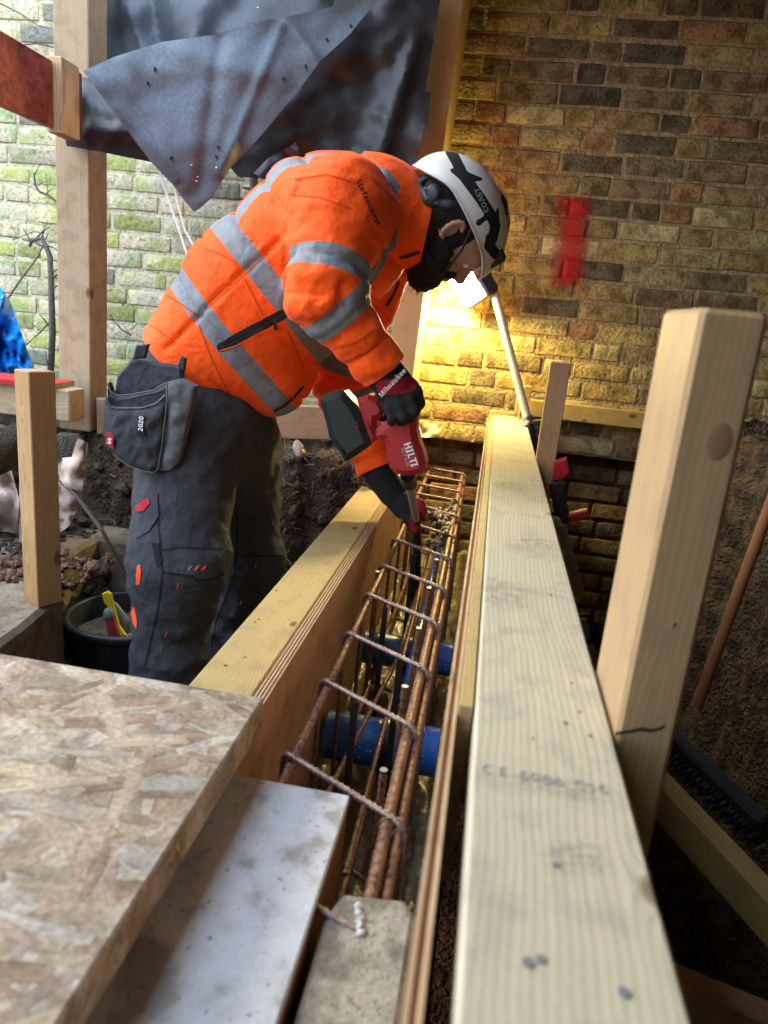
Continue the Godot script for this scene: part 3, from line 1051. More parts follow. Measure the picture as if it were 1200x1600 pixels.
func build_walls() -> void:
	for k in 8:
		stretchers.append(brick_mesh(0.215, 0.064, 0.05, 300 + k))
		headers.append(brick_mesh(0.102, 0.064, 0.05, 340 + k))
	var n2 := noise(8, 0.9, 2)
	# the house side, dark and mixed stocks
	var w := thing("brick_wall", "old yellow and brown stock brick wall lit by the work lamp", "wall")
	var core := func(x0: float, x1: float, y0: float, y1: float, z: float, d: float, mat: Material, p: Node) -> void:
		var sz := Vector3(x1 - x0, y1 - y0, d)
		obj("mortar_core", box_mesh(sz, 0.002), mat, p, Transform3D(Basis.IDENTITY, Vector3((x0 + x1) / 2, (y0 + y1) / 2, z - d / 2)))
	core.call(-0.33, 1.95, 0.722, 2.9, -3.0542, 0.2, M.mortar, w)
	var pick := func(c: Vector3, r2: RandomNumberGenerator) -> Material:
		var low := c.y < 1.45
		var k := r2.randf()
		var list := [0, 1, 0, 6, 8, 5, 2, 1, 8, 7, 8, 3] if low else [3, 2, 7, 2, 1, 5, 9, 7, 3, 2, 8, 9, 8, 6, 1, 4]
		if low and c.x > 0.45:
			list = [1, 3, 8, 2, 7, 8, 5, 9, 6, 0, 1, 2]
		return M.bricks[list[int(k * list.size()) % list.size()]]
	lay_bricks(w, -0.33, 1.95, 0.722, 2.9, -3.05, pick, 77, 290, true)
	# the garden side, weathered and mossy
	var gw := thing("garden_wall", "weathered garden brick wall with green moss beyond the timber post", "wall")
	core.call(-3.3, -0.332, 0.6, 2.9, -3.0742, 0.2, M.moss_mortar, gw)
	var pick2 := func(c: Vector3, r2: RandomNumberGenerator) -> Material:
		var list := [0, 1, 2, 3, 4, 5, 1, 0, 4, 3]
		if c.y < 1.62:
			list = [0, 2, 4, 0, 4, 2, 1, 6, 5]
		elif c.y > 1.75:
			list = [1, 5, 3, 5, 1, 4, 6]
		return M.moss_bricks[list[r2.randi() % list.size()]]
	lay_bricks(gw, -3.3, -0.345, 0.6, 2.9, -3.07, pick2, 91, 290, false, 0.013, 0.0752)
	# older footing below the wall, set back
	var fw := thing("footing_wall", "dark dirty brick footing below the ledge of the wall", "wall")
	core.call(-0.9, 1.95, -0.1, 0.716, -3.116, 0.2, M.soil_brown, fw)
	var pick3 := func(c: Vector3, r2: RandomNumberGenerator) -> Material:
		var list := [7, 9, 3, 2, 5, 9, 4]
		return M.bricks[list[r2.randi() % list.size()]]
	lay_bricks(fw, -0.9, 1.95, -0.1, 0.71, -3.108, pick3, 55, 260, false, 0.016, 0.078)
	# sprayed red mark: a film of paint that follows the brick faces and the joints
	var v := PackedVector3Array()
	var idx := PackedInt32Array()
	var uv := PackedVector2Array()
	var A := P(893, 306, -3.05)
	var Bm := P(884, 452, -3.05)
	var nx := 44
	var ny := 110
	var wd := 0.118
	for j in ny + 1:
		for i in nx + 1:
			var t := float(j) / ny
			var c := A.lerp(Bm, t) + Vector3(0.006, 0.02 - 0.04 * t, 0)
			var x := c.x + (float(i) / nx - 0.5) * wd * 2.0
			var y := c.y
			var z := -3.0532
			for b in brick_front:
				if x > b[0] - 0.001 and x < b[1] + 0.001 and y > b[2] - 0.001 and y < b[3] + 0.001:
					var e: float = minf(minf(x - b[0], b[1] - x), minf(y - b[2], b[3] - y))
					z = maxf(z, b[4] + 0.0036 - 0.006 * (1.0 - smoothstep(0.0, 0.004, e)))
			v.append(Vector3(x, y, z))
			uv.append(Vector2(float(i) / nx, t))
	for j in ny:
		for i in nx:
			var a := j * (nx + 1) + i
			idx.append_array(PackedInt32Array([a, a + 1, a + nx + 2, a, a + nx + 2, a + nx + 1]))
	var im := Image.create(128, 320, false, Image.FORMAT_RGBA8)
	var sn := noise(4, 0.16, 3)
	var sn2 := noise(5, 0.02, 3)
	for y in 320:
		for x in 128:
			var u := (x / 128.0 - 0.5) * 2.0
			var t := y / 320.0
			var mid := 0.05 * sin(t * 5.0)
			var edge := 0.5 - absf(u - mid) + 0.08 * sn2.get_noise_2d(x, y)
			var ends := minf(t - 0.06, 0.92 - t) * 6.0
			var a := smoothstep(-0.2, 0.36, minf(edge, ends))
			a *= 0.92 + 0.22 * sn.get_noise_2d(x * 0.6, y * 0.6)
			im.set_pixel(x, y, Color(0.78, 0.14 + 0.05 * sn2.get_noise_2d(x * 2, y * 2), 0.16, clampf(a * 0.74, 0.0, 0.78)))
	M.paint.albedo_color = Color(1, 1, 1)
	M.paint.albedo_texture = ImageTexture.create_from_image(im)
	M.paint.transparency = BaseMaterial3D.TRANSPARENCY_ALPHA
	var pm := obj("paint_mark", mesh_of(v, idx, smooth_normals(v, idx), uv), M.paint, w)
	pm.set_meta("label", "sprayed red vertical stripe on the bricks")

func build_shelter() -> void:
	var r := thing("unseen_roof", "unseen flat roof over the covered half, sized to block sky light", "roof", Vector3(0.72, 2.58, -0.8))  # out of view; reach and height set to darken the upper wall
	obj("deck", box_mesh(Vector3(2.9, 0.12, 5.2), 0.004), M.dark_wood, r)
	var sw := thing("unseen_side_wall", "unseen side wall added to block light on the right", "wall", Vector3(2.05, 1.2, -0.8))  # unseen, added to keep light out of the right side
	obj("wall_face", box_mesh(Vector3(0.2, 3.0, 4.7), 0.004), M.bricks[7], sw)
	var rw := thing("unseen_rear_wall", "unseen house wall behind the camera, sized to block frontal light", "wall", Vector3(0.1, 1.2, 1.25))  # unseen, its width and distance set to cut light from the front
	obj("wall_face", box_mesh(Vector3(3.7, 3.0, 0.2), 0.004), M.bricks[2], rw)

# plywood on edge: separate laminae so that the striped edge is real
func ply_panel(called: String, label: String, x0: float, x1: float, y0: float, y1: float, z0: float, z1: float, layers: int, inner: int) -> Node3D:
	var p := thing(called, label, "plywood", Vector3((x0 + x1) / 2, y0, z0))
	var t := (x1 - x0) / layers
	for k in layers:
		var x := x0 + t * (k + 0.5) - (x0 + x1) / 2
		var top := y1 - y0 - (0.0008 if k % 2 == 1 else 0.0) - rng.randf() * 0.0004
		var mat: Material = M.ply_lamina_dark if k % 2 == 1 else M.ply_lamina_light
		if (inner > 0 and k == layers - 1) or (inner < 0 and k == 0):
			mat = M.ply
		timber(p, "ply_layer", Vector3(x, top / 2, 0), Vector3(x, top / 2, z1 - z0), t - 0.00015, top, Vector3.UP, mat, M.ply_lamina_light, 0.0003)
	return p

func build_formwork() -> void:
	# right side: a wide plank on flat, a strip beside it and the inner form face
	var o := timber(null, "form_plank", Vector3(0.0868, 0.8315, 0.3), Vector3(0.0838, 0.8315, -2.985), 0.1245, 0.047, Vector3.UP, M.pale, M.endgrain, 0.003)
	tag(o, "long pale plank laid flat along the trench beside the tall near post", "plank")
	# nail heads and dents
	for q in [[868, 1352, 0.004], [825, 1505, 0.006], [845, 1500, 0.005], [975, 1552, 0.006], [832, 1155, 0.002], [883, 1130, 0.0035], [921, 1150, 0.003], [905, 1113, 0.0025], [893, 1068, 0.002], [860, 930, 0.003], [772, 905, 0.002]]:
		var p := P(q[0], q[1], -1.0)
		var d := ray(q[0], q[1])
		p = CAM + d * ((0.855 - CAM.y) / d.y)
		var s := CylinderMesh.new()
		s.top_radius = q[2] * 0.6
		s.bottom_radius = q[2] * 0.6
		s.height = 0.0016
		s.radial_segments = 10
		obj("nail_head", s, M.grey_plastic, o, o.transform.affine_inverse() * Transform3D(Basis.IDENTITY, p + Vector3(0, 0.0003, 0)))
	# faded mill stamp and smears of dirt, with their own outline
	var on_top := func(x: float, y: float) -> Vector3:
		var d := ray(x, y)
		return CAM + d * ((0.8553 - CAM.y) / d.y)
	var stamp := lettering("mill_stamp", "C E  5984  C16", on_top.call(850, 1218), Vector3(1, 0, 0.0), Vector3.UP, 0.012, M.stamp, o, false)
	stamp.transform = o.transform.affine_inverse() * Transform3D(Basis(Vector3.RIGHT, Vector3.FORWARD, Vector3.UP), on_top.call(850, 1218))
	var im := Image.create(160, 96, false, Image.FORMAT_RGBA8)
	var sn := noise(91, 0.03, 4)
	var sf := noise(92, 0.2, 3)
	for y in 96:
		for x in 160:
			var e := minf(minf(x, 159 - x) / 50.0, minf(y, 95 - y) / 30.0)
			var a := clampf((sn.get_noise_2d(x, y * 1.6) + 0.45) * 1.1, 0.0, 1.0) * clampf(e, 0.0, 1.0) * (0.7 + 0.3 * sf.get_noise_2d(x, y))
			im.set_pixel(x, y, Color(0.42, 0.41, 0.4, clampf(a * 0.4, 0.0, 0.4)))
	var sm := plain(Color(1, 1, 1), 0.85, 0.2)
	sm.albedo_texture = ImageTexture.create_from_image(im)
	sm.transparency = BaseMaterial3D.TRANSPARENCY_ALPHA
	for q in [[860, 1228, 0.1, 0.035, 0.1], [790, 930, 0.08, 0.12, 0.6], [840, 850, 0.09, 0.1, 1.2], [800, 760, 0.09, 0.12, 0.3], [900, 1340, 0.06, 0.04, 2.0]]:
		var pl := PlaneMesh.new()
		pl.size = Vector2(q[2], q[3])
		obj("dirt_smear", pl, sm, o, o.transform.affine_inverse() * Transform3D(Basis(Vector3.UP, q[4] * 0.2), on_top.call(q[0], q[1])))
	o = timber(null, "edge_strip", Vector3(0.0152, 0.753, -0.632), Vector3(0.0152, 0.753, -2.982), 0.0136, 0.198, Vector3.UP, M.yellow, M.endgrain, 0.001)
	tag(o, "narrow yellowish board on edge between plank and form face", "board")
	var f := ply_panel("plywood_form", "brown plywood form face under the pale plank", -0.0035, 0.0078, 0.2, 0.842, -2.98, -0.2, 3, -1)
	# left side: rail on the form ply
	o = timber(null, "form_rail", Vector3(-0.3325, 0.6265, -0.802), Vector3(-0.3325, 0.6265, -2.98), 0.098, 0.047, Vector3.UP, M.yellow, M.endgrain, 0.003)
	tag(o, "yellow timber rail along the trench in front of the worker's legs", "timber")
	for q in [[382, 1027, 0.0035], [352, 1040, 0.005], [432, 923, 0.004], [404, 968, 0.003], [398, 972, 0.003], [458, 908, 0.002]]:
		var d := ray(q[0], q[1])
		var p: Vector3 = CAM + d * ((0.65 - CAM.y) / d.y)
		var s := CylinderMesh.new()
		s.top_radius = q[2] * 0.6
		s.bottom_radius = q[2] * 0.6
		s.height = 0.0016
		s.radial_segments = 10
		obj("nail_head", s, M.rust, o, o.transform.affine_inverse() * Transform3D(Basis.IDENTITY, p + Vector3(0, 0.0003, 0)))
	ply_panel("plywood_form", "brown plywood form face under the yellow rail", -0.282, -0.262, 0.2, 0.648, -2.98, -0.802, 7, 1)
	# pegs that hold the forms (hidden lower down)
	for z in [-1.1, -2.0, -2.8]:
		o = timber(null, "form_peg", Vector3(-0.3325, -0.05, z), Vector3(-0.3325, 0.6025, z), 0.047, 0.07, Vector3.RIGHT, M.sawn, M.endgrain)
		tag(o, "short sawn timber peg under the yellow rail " + ["by the strand board", "in front of the worker's boots", "by the footing wall"][int((-z - 1.0) / 0.85)], "peg", "pegs under the yellow rail")
	# foreground: strand board over the end of the rail, grey stained board, concrete block
	o = obj("strand_board", box_mesh(Vector3(1.0, 0.0445, 1.1), 0.0025), M.osb, null, Transform3D(Basis.IDENTITY, Vector3(-0.742, 0.6775, -0.295)))
	tag(o, "large rough strand board with scuffed pale flakes in the foreground", "board")
	o = obj("strand_bearer", box_mesh(Vector3(0.08, 0.65, 0.5), 0.002), M.sawn, null, Transform3D(Basis.IDENTITY, Vector3(-0.9, 0.327, -0.2)))
	tag(o, "sawn timber bearer under the strand board", "timber")
	var gb := thing("grey_board", "thick board with cement-splashed grey top beside the strand board", "board", Vector3(-0.21, 0.549, -0.25))
	obj("grey_face", box_mesh(Vector3(0.204, 0.012, 1.072), 0.0015), M.film, gb, Transform3D(Basis.IDENTITY, Vector3(0, 0.065, 0)))
	obj("timber_core", box_mesh(Vector3(0.202, 0.1085, 1.07), 0.002), M.dark_wood, gb, Transform3D(Basis.IDENTITY, Vector3(0, 0.0045, 0)))
	o = obj("board_bearer", box_mesh(Vector3(0.16, 0.5, 0.1), 0.003), M.concrete, null, Transform3D(Basis.IDENTITY, Vector3(-0.21, 0.2485, -0.5)))
	tag(o, "concrete pier under the grey splashed board", "pier")
	var poly := PackedVector2Array([Vector2(-0.098, -0.4), Vector2(-0.0975, -0.62), Vector2(-0.086, -0.652), Vector2(-0.02, -0.66), Vector2(-0.0065, -0.64), Vector2(-0.0065, -0.4)])
	var bl := thing("concrete_block", "rough concrete block wedged between grey board and form face", "block", Vector3(0, 0.6, 0))
	obj("block_body", plate_mesh(PackedVector2Array(Array(poly).map(func(q): return Vector2(q.x, -q.y))), 0.42, 0.006), M.block, bl, Transform3D(Basis(Vector3(1, 0, 0), Vector3(0, 0, -1), Vector3(0, 1, 0)), Vector3(0, -0.42, 0)))
	var st := SurfaceTool.new()
	st.begin(Mesh.PRIMITIVE_TRIANGLES)
	for k in 5:
		st.append_from(lump_mesh(400 + k), 0, turned(Vector3(-0.066 + 0.002 * k, 0.001, -0.632 + 0.008 * k), Vector3(0.006, 0.004, 0.005)))
	obj("mortar_dab", st.commit(), M.concrete, bl)

func build_cage() -> void:
	var c := thing("rebar_cage", "rusty steel reinforcement cage of bars and stirrups in the trench", "rebar", Vector3(-0.13, 0.28, -1.7))
	var o := Vector3(-0.13, 0.28, -1.7)
	var bar := func(called: String, pts: Array, r: float, mat: Material, ribs := 0.011, sides := 8) -> MeshInstance3D:
		var pp := PackedVector3Array()
		for q in pts:
			pp.append(q - o)
		return obj(called, rod_mesh(pp, r, sides, ribs, 0.0009), mat, c)
	# main bars, near end to far end
	bar.call("main_bar", [Vector3(-0.205, 0.588, -0.70), Vector3(-0.207, 0.589, -2.0), Vector3(-0.214, 0.588, -2.99)], 0.0066, M.rust)
	bar.call("main_bar", [Vector3(-0.058, 0.586, -0.58), Vector3(-0.060, 0.587, -1.6), Vector3(-0.076, 0.586, -3.0)], 0.0078, M.rust)
	bar.call("main_bar", [Vector3(-0.042, 0.574, -0.58), Vector3(-0.046, 0.575, -1.6), Vector3(-0.066, 0.574, -3.0)], 0.0066, M.rust)
	for x in [-0.205, -0.13, -0.058]:
		bar.call("main_bar", [Vector3(x, 0.29, -0.58), Vector3(x - 0.012, 0.29, -3.0)], 0.007, M.rust, 0.016, 6)
	bar.call("main_bar", [Vector3(-0.19, 0.47, -0.75), Vector3(-0.135, 0.42, -1.6), Vector3(-0.14, 0.45, -2.9)], 0.005, M.rust, 0.02, 6)
	bar.call("main_bar", [Vector3(-0.12, 0.40, -0.9), Vector3(-0.115, 0.5, -1.7), Vector3(-0.15, 0.47, -2.6)], 0.0045, M.rust, 0.02, 6)
	# stirrups: closed links, skewed as they were tied
	for zr in [-0.60, -0.773, -0.996, -1.196, -1.409, -1.623, -1.844, -2.06, -2.28, -2.49, -2.655, -2.82, -2.986]:
		var zl: float = zr - 0.105 if zr > -2.4 else zr - 0.03
		if zr > -0.7:
			zl = zr - 0.06
		var xl := -0.219 if zr > -2.4 else -0.225
		var xr := -0.045 if zr > -2.4 else -0.062
		if zr == -0.773:
			xr = -0.036
		var y := 0.6005 + rng.randf_range(-0.003, 0.003)
		var a := Vector3(xl, y, zl)
		var b := Vector3(xr, y - 0.002, zr)
		var t := (b - a).normalized()
		var mat: Material = M.rust_grey
		var dn := Vector3(0, -0.32, 0)
		bar.call("stirrup", [a + dn, a - Vector3(0, 0.014, 0), a - Vector3(0, 0.004, 0) + t * 0.003, a + t * 0.012, b - t * 0.012, b - Vector3(0, 0.004, 0) - t * 0.003, b - Vector3(0, 0.014, 0), b + dn, a + dn], 0.0046, mat, 0.009 if zr > -1.7 else 0.018, 7)
	# upright starter bars with cut ends beside the right bars
	for q in [[-0.082, -0.93, 0.565], [-0.08, -1.14, 0.59], [-0.082, -1.37, 0.6], [-0.083, -1.6, 0.602], [-0.084, -1.82, 0.6], [-0.214, -1.66, 0.602]]:
		var u: MeshInstance3D = bar.call("starter_bar", [Vector3(q[0], 0.24, q[1]), Vector3(q[0], q[2], q[1])], 0.0056, M.rust, 0.012, 7)
		var cp := CylinderMesh.new()
		cp.top_radius = 0.0058
		cp.bottom_radius = 0.0058
		cp.height = 0.0012
		cp.radial_segments = 12
		obj("cut_end", cp, M.cut_steel, u, Transform3D(Basis.IDENTITY, Vector3(q[0], q[2] + 0.0006, q[1]) - o))
	# twisted tie wires
	for zr in [-0.773, -0.996, -1.196, -1.409, -1.623, -1.844]:
		for s in [[-0.058, zr], [-0.205, zr - 0.1]]:
			var b := Vector3(s[0], 0.598, s[1])
			var pts := []
			for k in 7:
				var a := TAU * k / 6.0
				pts.append(b + Vector3(cos(a) * 0.0105, sin(a) * 0.0105 - 0.004, 0.003 * k - 0.009))
			pts.append(b + Vector3(rng.randf_range(0.0, 0.02), 0.012, 0.01))
			pts.append(b + Vector3(rng.randf_range(0.005, 0.03), 0.02, rng.randf_range(-0.01, 0.02)))
			bar.call("tie_wire", pts, 0.0009, M.tie_wire, 0.0, 4)
	# dark flat spacers standing in the cage
	for q in [[-0.155, -1.08, 0.012], [-0.168, -1.5, 0.012], [-0.15, -1.9, 0.014], [-0.105, -1.28, 0.012]]:
		var s := obj("cage_spacer", box_mesh(Vector3(q[2], 0.32, 0.004), 0.0008), M.black_matte, c, Transform3D(Basis(Vector3.UP, 0.3), Vector3(q[0], 0.42, q[1]) - o))
		s.set_meta("label", "dark flat plastic spacer strip")
	# slurry stuck to the far part of the cage
	var lumps := []
	for k in 5:
		lumps.append(lump_mesh(500 + k, 0.5))
	var spots := []
	for k in 170:
		var z := rng.randf_range(-2.5, -2.02)
		var e := rng.randf()
		var p := Vector3(-0.07 - 0.02 * e, 0.59, z)
		if k % 3 == 0:
			p = Vector3(lerpf(-0.2, -0.06, rng.randf()), 0.585, -2.28 - 0.05 * rng.randf())
		elif k % 3 == 1:
			p = Vector3(lerpf(-0.14, -0.06, rng.randf()), 0.55 + 0.03 * rng.randf(), z)
		var s := rng.randf_range(0.004, 0.013)
		spots.append(turned(p - o + Vector3(rng.randfn(), rng.randfn(), rng.randfn()) * 0.005, Vector3(s, s * 0.7, s)))
	scatter("slurry_splash", lumps, M.slurry, spots, c)
	# pipes across the trench
	var pipe := func(z: float, y: float, r: float, label: String) -> void:
		var p := thing("blue_pipe", label, "pipe", Vector3(-0.13, y, z))
		var prof := PackedVector2Array([Vector2(r, -0.118), Vector2(r, -0.05), Vector2(r, 0.05), Vector2(r, 0.118)])
		obj("pipe_tube", lathe_mesh(prof, 28), M.blue_pipe, p, Transform3D(Basis(Vector3.BACK, PI / 2), Vector3.ZERO))
		obj("pipe_band", lathe_mesh(PackedVector2Array([Vector2(r, -0.016), Vector2(r + 0.004, -0.014), Vector2(r + 0.004, 0.014), Vector2(r, 0.016)]), 28), M.black_plastic, p, Transform3D(Basis(Vector3.BACK, PI / 2), Vector3(0.012, 0, 0)))
		var sp := []
		for k in 46:
			var a := rng.randf_range(-0.2, PI * 0.6)
			var s := rng.randf_range(0.0008, 0.0022)
			sp.append(Transform3D(Basis.from_scale(Vector3.ONE * s), Vector3(rng.randf_range(-0.1, 0.115), cos(a) * r, sin(a) * r)))
		scatter("water_drops", lumps, M.cut_steel, sp, p)
	pipe.call(-1.36, 0.335, 0.05, "wet blue plastic pipe crossing the trench, nearer the grey board")
	pipe.call(-1.80, 0.335, 0.043, "second blue plastic pipe crossing the trench, deeper along the cage")

func build_left_side() -> void:
	# tall square post and the red web joist that lands on it
	var o := timber(null, "timber_post", Vector3(-1.377, 0.72, -2.36), Vector3(-1.372, 2.9, -2.36), 0.112, 0.112, Vector3.BACK, M.sawn, M.endgrain, 0.003, 0.0008)
	tag(o, "tall square rough-sawn timber post in front of the mossy wall", "post")
	o = timber(null, "timber_post", Vector3(-1.462, 0.7, -2.47), Vector3(-1.462, 2.9, -2.47), 0.05, 0.1, Vector3.BACK, M.grey_wood, M.endgrain, 0.003)
	tag(o, "thin grey upright behind the tall square post", "post")
	var j := thing("roof_joist", "red-brown strand board joist ending in a timber batten at the post", "joist", Vector3(-1.30, 1.7, -2.25))
	obj("joist_web", box_mesh(Vector3(0.022, 0.168, 2.2), 0.002), M.osb_red, j, Transform3D(Basis.IDENTITY, Vector3(-0.012, -0.006, 1.26)))
	timber(j, "end_batten", Vector3(0.0, -0.1, 0.11), Vector3(0.0, 0.092, 0.11), 0.045, 0.09, Vector3.BACK, M.pink, M.endgrain, 0.002)
	timber(j, "joist_seat", Vector3(-0.03, -0.09, 0.032), Vector3(-0.03, 0.09, 0.032), 0.055, 0.05, Vector3.BACK, M.dark_wood, M.endgrain, 0.002)
	# rails
	o = timber(null, "low_rail", Vector3(-1.316, 0.772, -2.34), Vector3(-0.42, 0.79, -2.78), 0.047, 0.122, Vector3.UP, M.sawn, M.endgrain, 0.003)
	tag(o, "sawn rail low across the bank behind the worker", "rail")
	o = timber(null, "rail_stub", Vector3(-2.3, 0.83, -2.14), Vector3(-1.285, 0.83, -2.165), 0.09, 0.098, Vector3.UP, M.sawn, M.endgrain, 0.004, 0.0008)
	tag(o, "weathered rail end with a red board lying on it", "rail")
	o = timber(null, "red_board", Vector3(-2.3, 0.888, -2.13), Vector3(-1.33, 0.888, -2.16), 0.14, 0.016, Vector3.UP, M.red_stain, M.endgrain, 0.001)
	tag(o, "thin red-stained board on top of the weathered rail", "board")
	# stake on the ledge
	var f0 := P(56, 925, -1.5)
	o = timber(null, "timber_stake", Vector3(-1.005, 0.45, -1.535), Vector3(-1.012, 1.004, -1.535), 0.062, 0.062, Vector3(-0.52, 0, 1), M.stake, M.endgrain, 0.002)
	tag(o, "short planed stake standing on the concrete ledge", "stake")
	# the ledge
	var led := PackedVector2Array([Vector2(-1.9, 0.7), Vector2(-0.93, 0.7), Vector2(-0.94, -1.0), Vector2(-0.965, -1.4), Vector2(-0.995, -1.60), Vector2(-1.125, -1.64), Vector2(-1.14, -2.03), Vector2(-0.86, -2.04), Vector2(-0.86, -2.16), Vector2(-1.9, -2.16)])
	o = obj("concrete_ledge", plate_mesh(PackedVector2Array(Array(led).map(func(q): return Vector2(q.x, -q.y))), 0.5, 0.012), M.ledge, null, Transform3D(Basis(Vector3(1, 0, 0), Vector3(0, 0, -1), Vector3(0, 1, 0)), Vector3(0, -0.05, 0)))
	tag(o, "old concrete ledge with dusty top beside the bucket", "ledge")
	# folded membrane, rubble lumps and the bar leaning on the bank
	var n4 := noise(14, 0.02, 3)
	var mz := func(x: float, y: float) -> float: return -1.84 + 0.07 * n4.get_noise_2d(x, y) + 0.0006 * (x - 90.0) - 0.0004 * (y - 760)
	o = obj("torn_membrane", sheet_mesh(PackedVector2Array([Vector2(30, 730), Vector2(66, 718), Vector2(112, 714), Vector2(121, 684), Vector2(138, 692), Vector2(134, 732), Vector2(124, 790), Vector2(108, 822), Vector2(70, 850), Vector2(30, 868)]), 7.0, mz), M.membrane)
	tag(o, "torn pinkish plastic membrane hanging down the earth bank", "membrane")
	o = obj("torn_membrane", sheet_mesh(PackedVector2Array([Vector2(-50, 760), Vector2(-5, 745), Vector2(18, 735), Vector2(30, 780), Vector2(26, 860), Vector2(10, 885), Vector2(-50, 930)]), 8.0, mz), M.membrane)
	tag(o, "crumpled pinkish membrane bulging beside the planed stake", "membrane")
	var lum := thing("rubble_lump", "dark crumbly concrete lump stuck in the bank behind the stake", "rubble", P(97, 705, -1.98))
	var lm := lump_mesh(611, 0.25)
	obj("lump", lm, M.clod_grey, lum, Transform3D(Basis(Vector3.UP, 0.4).scaled_local(Vector3(0.07, 0.055, 0.05)), Vector3.ZERO))
	lum = thing("rubble_lump", "dark crumbly lump at the left of the planed stake", "rubble", P(5, 700, -2.0))
	obj("lump", lump_mesh(612, 0.3), M.clod_grey, lum, Transform3D(Basis(Vector3.UP, 1.4).scaled_local(Vector3(0.08, 0.07, 0.05)), Vector3.ZERO))
	lum = thing("brick_piece", "broken red brick piece lying on the ledge rubble", "brick", P(153, 890, -1.72))
	obj("piece", lump_mesh(613, 0.5), M.clod_red, lum, Transform3D(Basis(Vector3.UP, 0.7).scaled_local(Vector3(0.026, 0.018, 0.02)), Vector3.ZERO))
	lum = thing("rubble_lump", "small grey stone beside the foot of the stake", "stone", P(88, 915, -1.6))
	obj("lump", lump_mesh(614, 0.4), M.clod_grey, lum, Transform3D(Basis(Vector3.UP, 0.2).scaled_local(Vector3(0.014, 0.018, 0.014)), Vector3.ZERO))
	o = obj("steel_bar", rod_mesh(PackedVector3Array([P(60, 712, -1.9), P(72, 728, -1.86), P(120, 775, -1.8), P(160, 830, -1.76), P(207, 924, -1.74)]), 0.006, 7, 0.012, 0.0006), M.rust_dark)
	tag(o, "dark rusty steel bar leaning from the stake to the bucket", "bar")
	# blue tarpaulin
	var bz := func(x: float, y: float) -> float: return -2.42 + 0.16 * n4.get_noise_2d(x * 1.6, y * 0.8) + 0.05 * sin(x * 0.13 + y * 0.03)
	o = obj("blue_tarpaulin", sheet_mesh(PackedVector2Array([Vector2(-90, 420), Vector2(-30, 430), Vector2(2, 450), Vector2(16, 470), Vector2(30, 510), Vector2(42, 545), Vector2(54, 575), Vector2(48, 588), Vector2(-90, 592)]), 6.0, bz), M.blue_tarp)
	tag(o, "shiny blue plastic tarpaulin heaped behind the weathered rail", "tarpaulin")
	# bucket with hand tools
	var b := thing("builders_bucket", "black rubber builder's bucket with hand tools beside the worker", "bucket", Vector3(-0.945, 0.055, -1.84))
	var prof := PackedVector2Array([Vector2(0.0, 0.0), Vector2(0.12, 0.0), Vector2(0.128, 0.006), Vector2(0.158, 0.215), Vector2(0.165, 0.226), Vector2(0.169, 0.232), Vector2(0.171, 0.243), Vector2(0.167, 0.25), Vector2(0.158, 0.251), Vector2(0.154, 0.246), Vector2(0.15, 0.215), Vector2(0.122, 0.02), Vector2(0.0, 0.02)])
	var rev := PackedVector2Array()
	for k in range(prof.size() - 1, -1, -1):
		rev.append(prof[k])
	obj("bucket_shell", lathe_mesh(rev, 44), M.bucket, b)
	var wtr := CylinderMesh.new()
	wtr.top_radius = 0.144
	wtr.bottom_radius = 0.144
	wtr.height = 0.004
	obj("dirty_water", wtr, M.slurry, b, Transform3D(Basis.IDENTITY, Vector3(0, 0.185, 0)))
	var tl := thing("hand_tool", "tool handle with red grip and grey cap in the bucket", "tool", Vector3(-0.875, 0.345, -1.545))
	var ax := (P(166, 945, -1.74) - P(177, 990, -1.74)).normalized()
	var tb := Basis(ax.cross(Vector3.BACK).normalized(), ax, Vector3.BACK)
	tl.position = P(178, 990, -1.745)
	obj("red_grip", lathe_mesh(PackedVector2Array([Vector2(0.0, 0.052), Vector2(0.014, 0.05), Vector2(0.016, 0.0), Vector2(0.016, -0.05), Vector2(0.012, -0.06)]), 16), M.red_rubber, tl, Transform3D(tb, Vector3.ZERO))
	obj("grey_cap", lathe_mesh(PackedVector2Array([Vector2(0.0, 0.076), Vector2(0.009, 0.073), Vector2(0.0155, 0.062), Vector2(0.0165, 0.05), Vector2(0.014, 0.048)]), 16), M.grey_plastic, tl, Transform3D(tb, Vector3.ZERO))
	tl = thing("hand_tool", "bright yellow flat handle standing in the bucket", "tool", P(183, 960, -1.83))
	var yp := []
	for q in [[162, 926], [170, 922], [176, 926], [180, 945], [188, 975], [198, 990], [188, 994], [178, 965], [170, 945], [165, 940]]:
		var w: Vector3 = P(q[0], q[1], -1.83) - tl.position
		yp.append(Vector2(w.x, w.y))
	obj("yellow_handle", plate_mesh(PackedVector2Array(yp), 0.012, 0.003), M.yellow_plastic, tl)
	tl = thing("hand_tool", "grey moulded trowel handle leaning in the bucket", "tool", P(195, 965, -1.86))
	yp = []
	for q in [[178, 938], [184, 940], [206, 968], [208, 996], [199, 994], [186, 962]]:
		var w: Vector3 = P(q[0], q[1], -1.86) - tl.position
		yp.append(Vector2(w.x, w.y))
	obj("grey_handle", plate_mesh(PackedVector2Array(yp), 0.02, 0.006), M.grey_plastic, tl)
